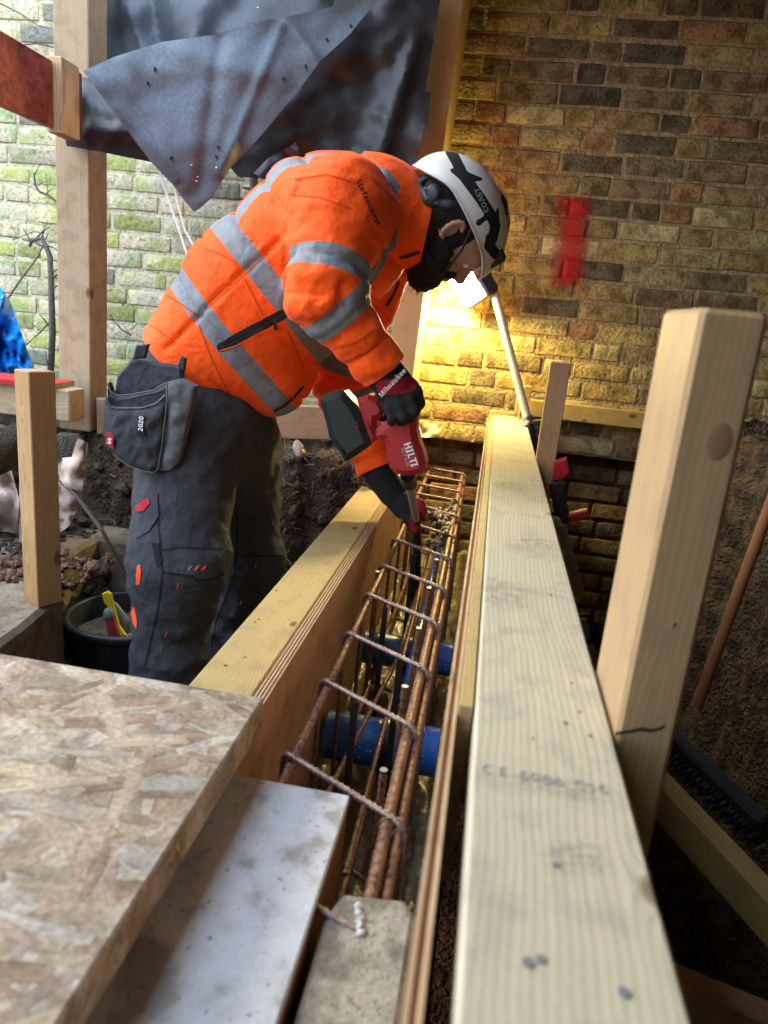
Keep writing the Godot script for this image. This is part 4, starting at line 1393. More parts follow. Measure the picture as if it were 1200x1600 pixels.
	# climbing stems on the garden wall
	var stem := func(label: String, pts: Array, r: float, z: float) -> void:
		var pp := PackedVector3Array()
		for q in pts:
			pp.append(P(q[0], q[1], z + (q[2] if q.size() > 2 else 0.0)))
		var s := thing("bare_stem", label, "stem", pp[0])
		for i in pp.size():
			pp[i] -= s.position
		obj("branch", rod_mesh(pp, r, 6, 0.0, 0.0, 0.45), M.bark, s)
		for i in range(1, pp.size()):
			for k in 2:
				var b0 := pp[i].lerp(pp[i - 1], rng.randf())
				var d := Vector3(rng.randf_range(-1, 1), rng.randf_range(-0.3, 1), rng.randf_range(0.0, 0.4)).normalized() * rng.randf_range(0.03, 0.1)
				obj("twig", rod_mesh(PackedVector3Array([b0, b0 + d * 0.5 + Vector3(0, 0.006, 0), b0 + d]), r * 0.3, 4, 0.0, 0.0, 0.4), M.bark, s)
	stem.call("thick knotted bare stem rising beside the tall post on the mossy wall", [[78, 600], [82, 520], [80, 450], [78, 400], [66, 372], [50, 375], [46, 385]], 0.014, -2.75)
	stem.call("pale bare twig curving across the mossy wall left of the post", [[10, 470], [30, 440], [60, 400], [75, 365], [52, 362], [20, 375]], 0.004, -2.9)
	stem.call("broken dark twig sticking out by the post", [[92, 318], [75, 305], [62, 300], [55, 290], [53, 270]], 0.006, -2.8)
	stem.call("fine twigs over the pale top of the mossy wall", [[0, 5], [30, 20], [60, 40], [88, 48]], 0.0028, -2.95)
	stem.call("long twig under the red joist on the pale bricks", [[88, 75], [60, 68], [35, 70], [10, 78]], 0.0034, -2.95)
	stem.call("slender twig crossing low behind the blue tarpaulin", [[80, 500], [62, 520], [40, 540], [28, 575]], 0.0034, -2.85)
	stem.call("thin dark twig just behind the worker's back", [[205, 524], [190, 515], [178, 502], [172, 490]], 0.003, -2.6)
	stem.call("short mossy tree stem under the plastic sheet", [[400, 372], [398, 330], [397, 296], [396, 255]], 0.028, -2.85)
	# two white cables hanging from the sheet
	for q in [["slack white cable hanging behind the worker's back", [[246, 250], [256, 290], [275, 345], [296, 408]]], ["second white cable curving down to the worker's back", [[272, 285], [278, 320], [290, 362], [312, 400]]]]:
		var pp := PackedVector3Array()
		for s in q[1]:
			pp.append(P(s[0], s[1], -2.26))
		o = obj("white_cable", rod_mesh(pp, 0.0036, 6), M.white_plastic)
		tag(o, q[0], "cable")

func build_sheeting() -> void:
	var s := thing("black_sheet", "black plastic sheet hung from post to stud, its dusty corner folded down", "plastic sheet", P(300, 10, -2.4))
	var inv := Transform3D(Basis.IDENTITY, -s.position)
	var na := noise(33, 0.008, 3)
	var nb := noise(34, 0.03, 2)
	# hanging back layer, from the post towards the stud
	var zb := func(x: float, y: float) -> float:
		var t := (x - 110.0) / 580.0
		return -2.51 - 0.20 * t + 0.03 * sin(x * 0.045 + na.get_noise_2d(x * 0.6, y * 0.3) * 5.0) * clampf((420.0 - x) / 200.0, 0.15, 1.0) + 0.02 * na.get_noise_2d(x * 0.7, y * 0.5)
	obj("back_layer", sheet_mesh(PackedVector2Array([Vector2(113, -60), Vector2(640, -60), Vector2(640, 60), Vector2(600, 160), Vector2(300, 190), Vector2(130, 160), Vector2(114, 100)]), 9.0, zb), M.sheet_back, s, inv)
	# dark right part, creased towards the stud
	var crease := func(x: float, y: float) -> float:
		var d := (x - (655.0 - (y - 40.0) * 0.29))
		return 0.032 * exp(-d * d / 160.0) + 0.02 * exp(-(d + 22.0) * (d + 22.0) / 300.0) * smoothstep(90.0, 160.0, y)
	var zr := func(x: float, y: float) -> float:
		var t := (x - 110.0) / 580.0
		return -2.38 - 0.27 * t + 0.03 * na.get_noise_2d(x * 0.8 + 900, y) + crease.call(x, y) * smoothstep(20.0, 110.0, y) + 0.003 * nb.get_noise_2d(x * 0.7, y * 0.7)
	obj("stud_layer", sheet_mesh(PackedVector2Array([Vector2(500, -60), Vector2(694, -60), Vector2(688, 0), Vector2(678, 60), Vector2(664, 142), Vector2(673, 144), Vector2(669, 190), Vector2(668, 222), Vector2(664, 190), Vector2(652, 245), Vector2(640, 276), Vector2(620, 270), Vector2(560, 282), Vector2(470, 284), Vector2(372, 276), Vector2(360, 262), Vector2(420, 150), Vector2(500, 40)]), 8.0, zr), M.sheet_black, s, inv)
	var lf := func(x: float, y: float) -> float: return -2.44 + 0.02 * nb.get_noise_2d(x, y) + 0.0004 * (y - 250)
	obj("lower_tongue", sheet_mesh(PackedVector2Array([Vector2(396, 270), Vector2(420, 246), Vector2(462, 223), Vector2(472, 250), Vector2(440, 284), Vector2(410, 280)]), 8.0, lf), M.sheet_blue, s, inv)
	# the rolled edge hanging below the joist end
	var zl := func(x: float, y: float) -> float:
		var r := (y - 190.0) / 75.0
		return -2.26 - 0.06 * r * r + 0.025 * exp(-pow((y - 205.0 - (x - 170.0) * 0.12) / 12.0, 2.0)) * exp(-pow((x - 180.0) / 30.0, 2.0)) + 0.02 * na.get_noise_2d(x * 2.0, y)
	obj("rolled_edge", sheet_mesh(PackedVector2Array([Vector2(131, 112), Vector2(115, 145), Vector2(105, 185), Vector2(101, 212), Vector2(104, 228), Vector2(150, 236), Vector2(200, 246), Vector2(240, 254), Vector2(252, 250), Vector2(230, 215), Vector2(180, 160), Vector2(140, 114)]), 6.0, zl), M.sheet_black, s, inv)
	# the folded dusty corner
	var zf := func(x: float, y: float) -> float:
		var t := (x - 130.0) / 460.0
		var c := 0.022 * exp(-pow((x - 455.0 - (y - 40.0) * 0.75) / 9.0, 2.0)) * exp(-pow((y - 65.0) / 45.0, 2.0))
		return -2.15 - 0.3 * t - 0.03 * smoothstep(120.0, 40.0, y) + 0.03 * na.get_noise_2d(x * 0.6, y * 0.6 + 300) + c + 0.0012 * nb.get_noise_2d(x * 0.5, y * 0.5)
	var long_crease := func(x: float, y: float, a: Vector2, b: Vector2, w: float, h: float) -> float:
		var q := Vector2(x, y)
		var d := Geometry2D.get_closest_point_to_segment(q, a, b).distance_to(q)
		return h * exp(-(d * d) / (w * w))
	var zf0 := zf
	zf = func(x: float, y: float) -> float:
		return zf0.call(x, y) + long_crease.call(x, y, Vector2(190, 95), Vector2(285, 290), 14.0, 0.012) + long_crease.call(x, y, Vector2(345, 60), Vector2(312, 300), 11.0, -0.012) + long_crease.call(x, y, Vector2(440, 40), Vector2(345, 270), 9.0, 0.012) + long_crease.call(x, y, Vector2(250, 75), Vector2(440, 120), 16.0, 0.008)
	var tip := PackedVector2Array([Vector2(130, 111), Vector2(180, 88), Vector2(255, 65), Vector2(330, 55), Vector2(400, 34), Vector2(450, 26), Vector2(520, 10), Vector2(530, -30), Vector2(600, -30), Vector2(590, 2), Vector2(562, 34), Vector2(548, 52), Vector2(500, 96), Vector2(452, 160), Vector2(400, 222), Vector2(360, 262), Vector2(330, 310), Vector2(312, 326), Vector2(303, 331), Vector2(290, 316), Vector2(268, 286), Vector2(235, 252), Vector2(180, 178)])
	var fl := obj("folded_corner", sheet_mesh(tip, 4.5, zf), M.sheet_dusty, s, inv)
	var h1 := func(x: float, y: float) -> float: return zf.call(x, y) + 0.013
	obj("hem", sheet_mesh(PackedVector2Array([Vector2(131, 112), Vector2(141, 112), Vector2(190, 178), Vector2(250, 246), Vector2(282, 276), Vector2(268, 287), Vector2(235, 252), Vector2(180, 178)]), 3.5, h1), M.hem, fl)
	obj("hem", sheet_mesh(PackedVector2Array([Vector2(308, 322), Vector2(318, 300), Vector2(366, 228), Vector2(400, 186), Vector2(446, 136), Vector2(462, 128), Vector2(468, 138), Vector2(451, 160), Vector2(399, 222), Vector2(359, 262), Vector2(329, 309), Vector2(313, 324)]), 3.5, h1), M.hem, fl)
	# torn nail holes and grit specks
	for q in [[242, 108], [231, 130], [188, 184], [232, 240], [268, 247], [338, 245], [363, 250], [511, 62], [478, 104], [443, 123], [548, 40], [341, 230]]:
		var st := box_mesh(Vector3(rng.randf_range(0.006, 0.014), rng.randf_range(0.004, 0.008), 0.002), 0.0006)
		obj("torn_hole", st, M.ink, fl, Transform3D(Basis(Vector3.BACK, rng.randf() * 3.0), P(q[0], q[1], zf.call(q[0], q[1]) + 0.004)))
	for q in [[307, 283], [309, 276], [340, 286], [299, 258], [338, 262], [403, 12]]:
		obj("plaster_speck", lump_mesh(int(q[0])), M.white_plastic, fl, turned(P(q[0], q[1], zf.call(q[0], q[1]) + 0.004), Vector3(0.004, 0.003, 0.002)))
	# the upright stud at the end of the sheet
	var o := timber(null, "timber_stud", Vector3(-0.353, 0.79, -2.80), Vector3(-0.300, 2.6, -2.80), 0.098, 0.047, Vector3.BACK, M.stud, M.endgrain, 0.002)
	timber(o, "side_board", Vector3(0.0, 0.0, 0.0), Vector3(1.8, 0.0, 0.0), 0.024, 0.262, Vector3.UP, M.stud, M.endgrain, 0.002)
	o.get_child(0).position = Vector3(0, -0.16, 0.0365)
	tag(o, "upright planed stud at the edge of the black sheet, lit by the lamp", "stud")

func build_right_side() -> void:
	var o := timber(null, "timber_post", Vector3(0.1765, 0.0, -0.69), Vector3(0.1765, 1.2285, -0.69), 0.051, 0.138, Vector3.BACK, M.post, M.post_top, 0.004)
	tag(o, "thick planed post with a black pencil mark beside the pale plank", "post")
	# marker line drawn round the face
	var pts := []
	for q in [[962, 1146], [985, 1143], [1003, 1139], [1018, 1142], [1033, 1138], [1040, 1134]]:
		pts.append(P(q[0], q[1], -0.6205))
	var st := Soup.new()
	for i in pts.size() - 1:
		var a: Vector3 = pts[i]
		var b: Vector3 = pts[i + 1]
		var n := Vector3(0, 0.0016, 0)
		st.quad(a - n, a + n, b + n, b - n)
	obj("pencil_mark", st.into(), M.ink, o, o.transform.affine_inverse())
	# knots in the two faces
	for q in [[1124, 690, 0.0115], [1052, 976, 0.0022]]:
		var kn := lathe_mesh(PackedVector2Array([Vector2(0.0, 0.0009), Vector2(q[2] * 0.35, 0.0009), Vector2(q[2] * 0.8, 0.0007), Vector2(q[2], 0.0001)]), 18)
		obj("knot", kn, M.knot, o, o.transform.affine_inverse() * Transform3D(Basis(Vector3.RIGHT, PI / 2).scaled(Vector3(0.85, 1.35, 1)), P(q[0], q[1], -0.6208)))
	o = timber(null, "timber_stake", Vector3(0.168, 0.0, -2.025), Vector3(0.168, 1.122, -2.025), 0.052, 0.036, Vector3.BACK, M.pinkpale, M.endgrain, 0.002)
	tag(o, "slim pale stake behind the plank next to the lamp pole", "stake")
	# ledger on the wall and the wedge
	o = timber(null, "wall_ledger", Vector3(0.10, 0.895, -3.02), Vector3(1.9, 0.893, -3.02), 0.047, 0.066, Vector3.UP, M.yellow, M.endgrain, 0.003)
	tag(o, "horizontal yellow batten fixed along the brick wall", "batten")
	o = timber(null, "timber_wedge", Vector3(0.125, 0.80, -2.93), Vector3(0.135, 0.985, -2.93), 0.03, 0.04, Vector3.BACK, M.yellow, M.endgrain, 0.002)
	tag(o, "small upright timber offcut behind the lamp pole", "timber")
	# bar clamps hanging in the dark
	var c := thing("bar_clamp", "bar clamp with red jaw hanging on the form in the dark pit", "clamp", P(880, 800, -1.9))
	var inv := Transform3D(Basis.IDENTITY, -c.position)
	var plate := func(px: Array, z: float, d: float, bev: float, called: String, mat: Material, parent: Node, off: Transform3D) -> MeshInstance3D:
		var pp := PackedVector2Array()
		for q in px:
			var w := P(q[0], q[1], z)
			pp.append(Vector2(w.x, w.y))
		return obj(called, plate_mesh(pp, d, bev), mat, parent, off * Transform3D(Basis.IDENTITY, Vector3(0, 0, z - d)))
	plate.call([[866, 722], [886, 716], [891, 740], [880, 750], [864, 753]], -1.9, 0.03, 0.004, "red_jaw", M.red_plastic, c, inv)
	plate.call([[880, 806], [918, 797], [922, 806], [912, 813], [882, 818]], -1.9, 0.03, 0.004, "red_handle", M.red_plastic, c, inv)
	plate.call([[858, 755], [880, 752], [892, 815], [884, 822], [866, 800]], -1.9, 0.03, 0.005, "clamp_body", M.black_plastic, c, inv)
	plate.call([[862, 824], [884, 820], [915, 930], [893, 934]], -1.9, 0.012, 0.002, "clamp_bar", M.alu_dark, c, inv)
	c = thing("spirit_level", "grey aluminium bar leaning lower down in the dark pit", "level", P(915, 1000, -1.85))
	inv = Transform3D(Basis.IDENTITY, -c.position)
	plate.call([[903, 970], [917, 968], [924, 998], [910, 1002]], -1.88, 0.02, 0.002, "level_face", M.alu_dark, c, inv)
	plate.call([[916, 1012], [930, 1010], [950, 1080], [936, 1084]], -1.88, 0.02, 0.002, "level_face", M.alu_dark, c, inv)
	plate.call([[900, 962], [919, 960], [955, 1085], [935, 1090]], -1.905, 0.02, 0.002, "level_body", M.black_plastic, c, inv)
	# broom handle against the bank
	var b0 := P(1088, 1105, -1.55)
	var b1 := P(1225, 730, -1.68)
	o = obj("wooden_pole", rod_mesh(PackedVector3Array([b0, b0.lerp(b1, 0.5), b1]), 0.0125, 10), M.broom)
	tag(o, "brown wooden pole leaning on the dark earth bank", "pole")
	# braces low in the pit with a broom head on top
	o = timber(null, "timber_brace", Vector3(0.40, 0.335, -1.43), Vector3(0.74, 0.22, -0.92), 0.047, 0.075, Vector3.UP, M.yellow, M.endgrain, 0.003)
	tag(o, "diagonal timber brace low in the dark pit under the broom head", "brace")
	o = timber(null, "timber_brace", Vector3(0.33, 0.20, -1.04), Vector3(0.75, 0.17, -0.95), 0.047, 0.07, Vector3.UP, M.sawn, M.endgrain, 0.003)
	tag(o, "short crossing timber at the bottom of the dark pit", "brace")
	o = timber(null, "timber_stake", Vector3(0.50, 0.0, -0.86), Vector3(0.53, 0.27, -0.86), 0.05, 0.05, Vector3.BACK, M.sawn, M.endgrain, 0.003)
	tag(o, "stub of a stake at the bottom of the dark pit", "stake")
	var br := thing("yard_brush", "black bristled broom head lying on the diagonal brace", "broom", Vector3(0.535, 0.345, -1.37))
	var bb := Basis(Vector3.UP, -0.95) * Basis(Vector3.BACK, -0.2) * Basis(Vector3.RIGHT, 1.9)
	obj("broom_block", box_mesh(Vector3(0.24, 0.03, 0.05), 0.006), M.black_matte, br, Transform3D(bb, Vector3(0, 0.03, 0)))
	var sp := []
	var hair := CylinderMesh.new()
	hair.top_radius = 0.0035
	hair.bottom_radius = 0.006
	hair.height = 0.05
	hair.radial_segments = 5
	hair.rings = 0
	for i in 22:
		for j in 4:
			sp.append(Transform3D(bb, bb * Vector3(-0.112 + 0.0107 * i, -0.008, -0.02 + 0.0133 * j)) * Transform3D(Basis.from_euler(Vector3(rng.randf_range(-0.25, 0.25), 0, rng.randf_range(-0.25, 0.25))), Vector3.ZERO))
	scatter("bristles", [hair], M.black_plastic, sp, br)

func build_lamp() -> void:
	# pole clamped to the plank, work light on top
	var foot := P(826, 662, -2.72)
	var top := P(768, 440, -2.89)
	var low := foot + (foot - top) * 0.5
	var s := thing("lamp_pole", "round pole of the work light clamped to the form plank", "pole", low)
	obj("pole_tube", rod_mesh(PackedVector3Array([foot - low, (foot + top) / 2 - low, top - low]), 0.0155, 14), M.pole, s)
	obj("lower_pole", rod_mesh(PackedVector3Array([Vector3.ZERO, (foot - low) * 0.5, foot - low]), 0.018, 14), M.black_plastic, s)  # lower stretch of the pole, thicker and black
	var ax := (top - foot).normalized()
	var side := ax.cross(Vector3.BACK).normalized()
	var tb := Basis(side, ax, side.cross(ax))
	obj("clamp_ring", lathe_mesh(PackedVector2Array([Vector2(0.0165, 0.018), Vector2(0.022, 0.018), Vector2(0.022, 0.004), Vector2(0.0165, 0.004), Vector2(0.0165, -0.004), Vector2(0.022, -0.004), Vector2(0.022, -0.016), Vector2(0.0165, -0.016)]), 18), M.steel, s, Transform3D(tb, foot - low + ax * 0.01))
	obj("clamp_bolt", rod_mesh(PackedVector3Array([foot - low + Vector3(0.015, 0.012, 0.015), foot - low + Vector3(0.062, 0.024, 0.015)]), 0.005, 8), M.steel, s)
	# the head
	var hc := P(734, 444, -2.90)
	var l := thing("work_light", "lit rectangular work light on the pole beside the worker's head", "lamp", hc)
	var fwd := Vector3(-0.62, -0.52, 0.58).normalized()       # where it shines
	var up := (P(715, 402, -2.87) - P(738, 444, -2.87)).normalized()
	var right := fwd.cross(up).normalized()
	up = right.cross(fwd).normalized()
	var hb := Basis(right, up, -fwd)
	obj("lamp_housing", box_mesh(Vector3(0.17, 0.155, 0.07), 0.012), M.lamp_black, l, Transform3D(hb, -fwd * 0.016))
	obj("lamp_bracket", rod_mesh(PackedVector3Array([top - hc, top - hc + Vector3(-0.01, 0.04, 0.0), -fwd * 0.035]), 0.007, 8), M.black_plastic, l)
	var q := BoxMesh.new()
	q.size = Vector3(0.154, 0.138, 0.003)
	obj("lamp_lens", q, M.lamp_glow, l, Transform3D(hb, fwd * 0.0195))
	var a := OmniLight3D.new()
	a.name = "lamp_light"
	a.light_color = lin(1.0, 0.8, 0.24)
	a.light_energy = 0.3
	a.light_size = 0.03
	a.omni_range = 14.0
	a.omni_attenuation = 2.0
	a.shadow_enabled = true
	a.position = fwd * 0.062
	l.add_child(a)

# ---------------------------------------------------------------- soft bodies: tapered bones, smoothly joined, meshed as surface nets
class Blob:
	var a := PackedVector3Array()
	var b := PackedVector3Array()
	var ra := PackedFloat32Array()
	var rb := PackedFloat32Array()
	var flat := PackedVector3Array()    # axis along which the section is squeezed
	var fk := PackedFloat32Array()      # squeeze factor (1 = round, 2 = half as deep)
	var lab := PackedInt32Array()
	var k := 0.03
	var bend = null              # added to the distance
	func bone(p: Vector3, q: Vector3, r0: float, r1: float, label := 0, fl := Vector3.ZERO, f := 1.0) -> void:
		a.append(p); b.append(q); ra.append(r0); rb.append(r1); lab.append(label); flat.append(fl); fk.append(f)
	func one(i: int, p: Vector3) -> float:
		var ab := b[i] - a[i]
		var t := clampf((p - a[i]).dot(ab) / maxf(ab.length_squared(), 1e-9), 0.0, 1.0)
		var d := p - a[i] - ab * t
		if fk[i] != 1.0:
			d += flat[i] * d.dot(flat[i]) * (fk[i] - 1.0)
			return (d.length() - lerpf(ra[i], rb[i], t)) / maxf(1.0, fk[i] * 0.75)
		return d.length() - lerpf(ra[i], rb[i], t)
	func near(p: Vector3, span: float) -> PackedInt32Array:
		var ds := PackedFloat32Array()
		var m := 1e9
		for i in a.size():
			var d := one(i, p)
			ds.append(d)
			m = minf(m, d)
		var r := PackedInt32Array()
		for i in a.size():
			if ds[i] < m + span:
				r.append(i)
		return r
	func dist(p: Vector3, use: PackedInt32Array) -> float:
		var m := 1e9
		for i in use:
			var d := one(i, p)
			if m > 1e8:
				m = d
			else:
				var h := maxf(k - absf(m - d), 0.0) / k
				m = minf(m, d) - h * h * k * 0.25
		if bend != null and absf(m) < 0.035:
			m += bend.call(p)
		return m
	func all() -> PackedInt32Array:
		return PackedInt32Array(range(a.size()))
	func which(p: Vector3) -> int:
		var m := 1e9
		var l := 0
		for i in a.size():
			var d := one(i, p)
			if d < m:
				m = d
				l = lab[i]
		return l
	# vertices and indices of the zero level
	func net(cell: float) -> Array:
		var lo := Vector3.INF
		var hi := -Vector3.INF
		for i in a.size():
			var r := maxf(ra[i], rb[i]) + cell * 3.0 + 0.02
			lo = lo.min(a[i] - Vector3.ONE * r).min(b[i] - Vector3.ONE * r)
			hi = hi.max(a[i] + Vector3.ONE * r).max(b[i] + Vector3.ONE * r)
		var B := 6
		var nb := Vector3i(((hi - lo) / (cell * B)).ceil())
		var n := nb * B + Vector3i.ONE
		var f := PackedFloat32Array()
		f.resize(n.x * n.y * n.z)
		f.fill(9.0)
		var half := cell * B * 0.5
		var live := []
		var yz := n.x
		var zz := n.x * n.y
		for bz in nb.z:
			for by in nb.y:
				for bx in nb.x:
					var c := lo + Vector3(bx, by, bz) * cell * B + Vector3.ONE * half
					var use := near(c, half * 3.6 + k)
					if absf(dist(c, use)) > half * 1.75 + 0.02:
						continue
					live.append(Vector3i(bx, by, bz))
					for z in B + 1:
						for y in B + 1:
							for x in B + 1:
								var g := Vector3i(bx * B + x, by * B + y, bz * B + z)
								var o := g.x + g.y * yz + g.z * zz
								if f[o] == 9.0:
									f[o] = dist(lo + Vector3(g) * cell, use)
		var vid := {}
		var v := PackedVector3Array()
		for q in live:
			for z in B:
				for y in B:
					for x in B:
						var g := Vector3i(q.x * B + x, q.y * B + y, q.z * B + z)
						var o := g.x + g.y * yz + g.z * zz
						var s := PackedFloat32Array([f[o], f[o + 1], f[o + yz], f[o + yz + 1], f[o + zz], f[o + zz + 1], f[o + zz + yz], f[o + zz + yz + 1]])
						var neg := 0
						for t in 8:
							if s[t] < 0.0:
								neg += 1
						if neg == 0 or neg == 8:
							continue
						var sum := Vector3.ZERO
						var cnt := 0
						for e in [[0, 1], [2, 3], [4, 5], [6, 7], [0, 2], [1, 3], [4, 6], [5, 7], [0, 4], [1, 5], [2, 6], [3, 7]]:
							var s0 := s[e[0]]
							var s1 := s[e[1]]
							if (s0 < 0.0) == (s1 < 0.0):
								continue
							var t := s0 / (s0 - s1)
							var p0 := Vector3(e[0] & 1, (e[0] >> 1) & 1, e[0] >> 2)
							var p1 := Vector3(e[1] & 1, (e[1] >> 1) & 1, e[1] >> 2)
							sum += p0.lerp(p1, t)
							cnt += 1
						vid[o] = v.size()
						v.append(lo + (Vector3(g) + sum / cnt) * cell)
		var idx := PackedInt32Array()
		for o in vid:
			for ax in 3:
				var st: int = [1, yz, zz][ax]
				if (f[o] < 0.0) == (f[o + st] < 0.0):
					continue
				var u: int = [yz, zz, 1][ax]
				var w: int = [zz, 1, yz][ax]
				if not (vid.has(o - u) and vid.has(o - w) and vid.has(o - u - w)):
					continue
				var A: int = vid[o]
				var Bv: int = vid[o - u]
				var C: int = vid[o - u - w]
				var D: int = vid[o - w]
				if f[o] < 0.0:
					idx.append_array(PackedInt32Array([A, C, Bv, A, D, C]))
				else:
					idx.append_array(PackedInt32Array([A, Bv, C, A, C, D]))
		return [v, idx]
	# first surface point from p along d
	func hit(p: Vector3, d: Vector3) -> Vector3:
		var u := all()
		var q := p
		for i in 80:
			var s := dist(q, u)
			if s < 0.0004:
				break
			q += d * maxf(s, 0.0006) * 0.8
			if (q - p).length() > 1.3:
				return Vector3.INF
		return q
	func grad(p: Vector3) -> Vector3:
		var u := all()
		var e := 0.002
		return Vector3(dist(p + Vector3(e, 0, 0), u) - dist(p - Vector3(e, 0, 0), u), dist(p + Vector3(0, e, 0), u) - dist(p - Vector3(0, e, 0), u), dist(p + Vector3(0, 0, e), u) - dist(p - Vector3(0, 0, e), u)).normalized()

# cut a triangle mesh by a per-vertex value: keeps value >= 0 on one side
func cut(v: PackedVector3Array, n: PackedVector3Array, idx: PackedInt32Array, val: PackedFloat32Array, keep_pos: bool) -> Array:
	var ov := PackedVector3Array()
	var on := PackedVector3Array()
	var oi := PackedInt32Array()
	var map := {}
	var mid := {}
	for t in range(0, idx.size(), 3):
		var poly := []
		for k in 3:
			var i := idx[t + k]
			var j := idx[t + (k + 1) % 3]
			var si := val[i] >= 0.0
			var sj := val[j] >= 0.0
			if si == keep_pos:
				if not map.has(i):
					map[i] = ov.size()
					ov.append(v[i])
					on.append(n[i])
				poly.append(map[i])
			if si != sj:
				var key := Vector2i(mini(i, j), maxi(i, j))
				if not mid.has(key):
					var f := val[i] / (val[i] - val[j])
					mid[key] = ov.size()
					ov.append(v[i].lerp(v[j], f))
					on.append(n[i].lerp(n[j], f).normalized())
				poly.append(mid[key])
		for k in range(1, poly.size() - 1):
			oi.append_array(PackedInt32Array([poly[0], poly[k], poly[k + 1]]))
	return [ov, on, oi]

var wearer: Node3D
var jacket := Blob.new()
var trousers := Blob.new()
var t0: Vector3                # torso axis, waist end
var taxis: Vector3
var tback: Vector3             # towards his back

func smooth_bump(x: float, w: float) -> float:
	return exp(-(x * x) / (w * w))

# distance from p to the segment, measured across the direction he shows to the camera
func seg_xy(p: Vector3, a: Vector3, b: Vector3) -> float:
	var pa := Vector2(p.x - a.x, p.y - a.y)
	var ab := Vector2(b.x - a.x, b.y - a.y)
	var t := clampf(pa.dot(ab) / ab.length_squared(), 0.0, 1.0)
	return (pa - ab * t).length()

func put(called: String, parts: Array, mat: Material, parent: Node) -> MeshInstance3D:
	var v: PackedVector3Array = parts[0]
	var o := wearer.position
	var m := PackedVector3Array()
	for q in v:
		m.append(q - o)
	return obj(called, mesh_of(m, parts[2], parts[1]), mat, parent)

func shape_jacket() -> void:
	var waist := P(300, 592, -1.83)
	var mid := P(415, 468, -1.84)
	var chest := P(512, 372, -1.84)
	var upper := P(578, 335, -1.85)
	t0 = waist
	taxis = (chest - waist).normalized()
	tback = Vector3(-taxis.y, taxis.x, 0.0).normalized()
	jacket.k = 0.045
	jacket.bone(waist, mid, 0.16, 0.195, 0)
	jacket.bone(mid, chest, 0.195, 0.185, 0)
	jacket.bone(chest, upper, 0.182, 0.125, 0)
	jacket.bone(P(525, 345, -1.72), P(560, 350, -2.0), 0.115, 0.105, 0)
	# belly and hem hang forward
	jacket.bone(P(330, 545, -1.82), P(425, 585, -1.83), 0.135, 0.105, 0)
	# right arm (near), left arm (far)
	var rs := P(537, 322, -1.68)
	var re := P(506, 460, -1.61)
	var rw := P(594, 574, -1.66)
	jacket.bone(rs, re, 0.104, 0.077, 1)
	jacket.bone(re, rw, 0.077, 0.056, 1)
	var ls := P(585, 410, -2.0)
	var le := P(533, 595, -2.05)
	var lw := P(588, 728, -2.0)
	jacket.bone(ls, le, 0.1, 0.074, 2)
	jacket.bone(le, lw, 0.076, 0.058, 2)
	# collar
	jacket.bone(P(596, 338, -1.85), P(655, 352, -1.86), 0.115, 0.09, 3)
	var nz := noise(21, 7.0, 3)
	var nf := noise(22, 16.0, 2)
	var sa := P(259, 545, -1.67)
	var sb := P(315, 491, -1.66)
	var sc := P(440, 376, -1.67)
	var arms := [[rs, re], [re, rw], [ls, le], [le, lw]]
	jacket.bend = func(p: Vector3) -> float:
		var d := 0.0
		var near_arm := 1e9
		var bi := 0
		for i in 4:
			var s: Vector3 = arms[i][0]
			var e: Vector3 = arms[i][1]
			var ab := e - s
			var q := clampf((p - s).dot(ab) / ab.length_squared(), 0.0, 1.0)
			var dd := (p - s - ab * q).length()
			if dd < near_arm:
				near_arm = dd
				bi = i
		if near_arm < 0.112 and (p.z > -1.70 or bi > 1):
			# folds round the sleeve: run across it, bunch at the elbow and cuff
			var s: Vector3 = arms[bi][0]
			var ab: Vector3 = arms[bi][1] - s
			var L := ab.length()
			var q := (p - s).dot(ab) / L
			var ph := q * 88.0 + 5.0 * nz.get_noise_3dv(p * 0.9)
			var bunch := 0.5 + 0.9 * smooth_bump(q - (L if bi % 2 == 0 else 0.0), 0.07) + 0.5 * smooth_bump(q - L, 0.05)
			d += 0.0035 * bunch * sin(ph)
			d += 0.004 * smooth_bump(fposmod(q - 0.02, 0.085) - 0.0425, 0.005)
		else:
			var s := (p - t0).dot(taxis)
			# quilting seams round the trunk, the tube between them puffs
			var c := absf(fposmod(s + 0.02, 0.1) - 0.05)
			d += 0.0085 * smooth_bump(c - 0.05, 0.0055) - 0.003 * cos(c / 0.05 * PI * 0.5)
			# side seam
			var lat := (p - t0).dot(tback)
			if p.z > -1.84:
				d += 0.011 * smooth_bump(minf(seg_xy(p, sa, sb), seg_xy(p, sb, sc)), 0.0065)
		d += 0.005 * nz.get_noise_3dv(p)
		return d

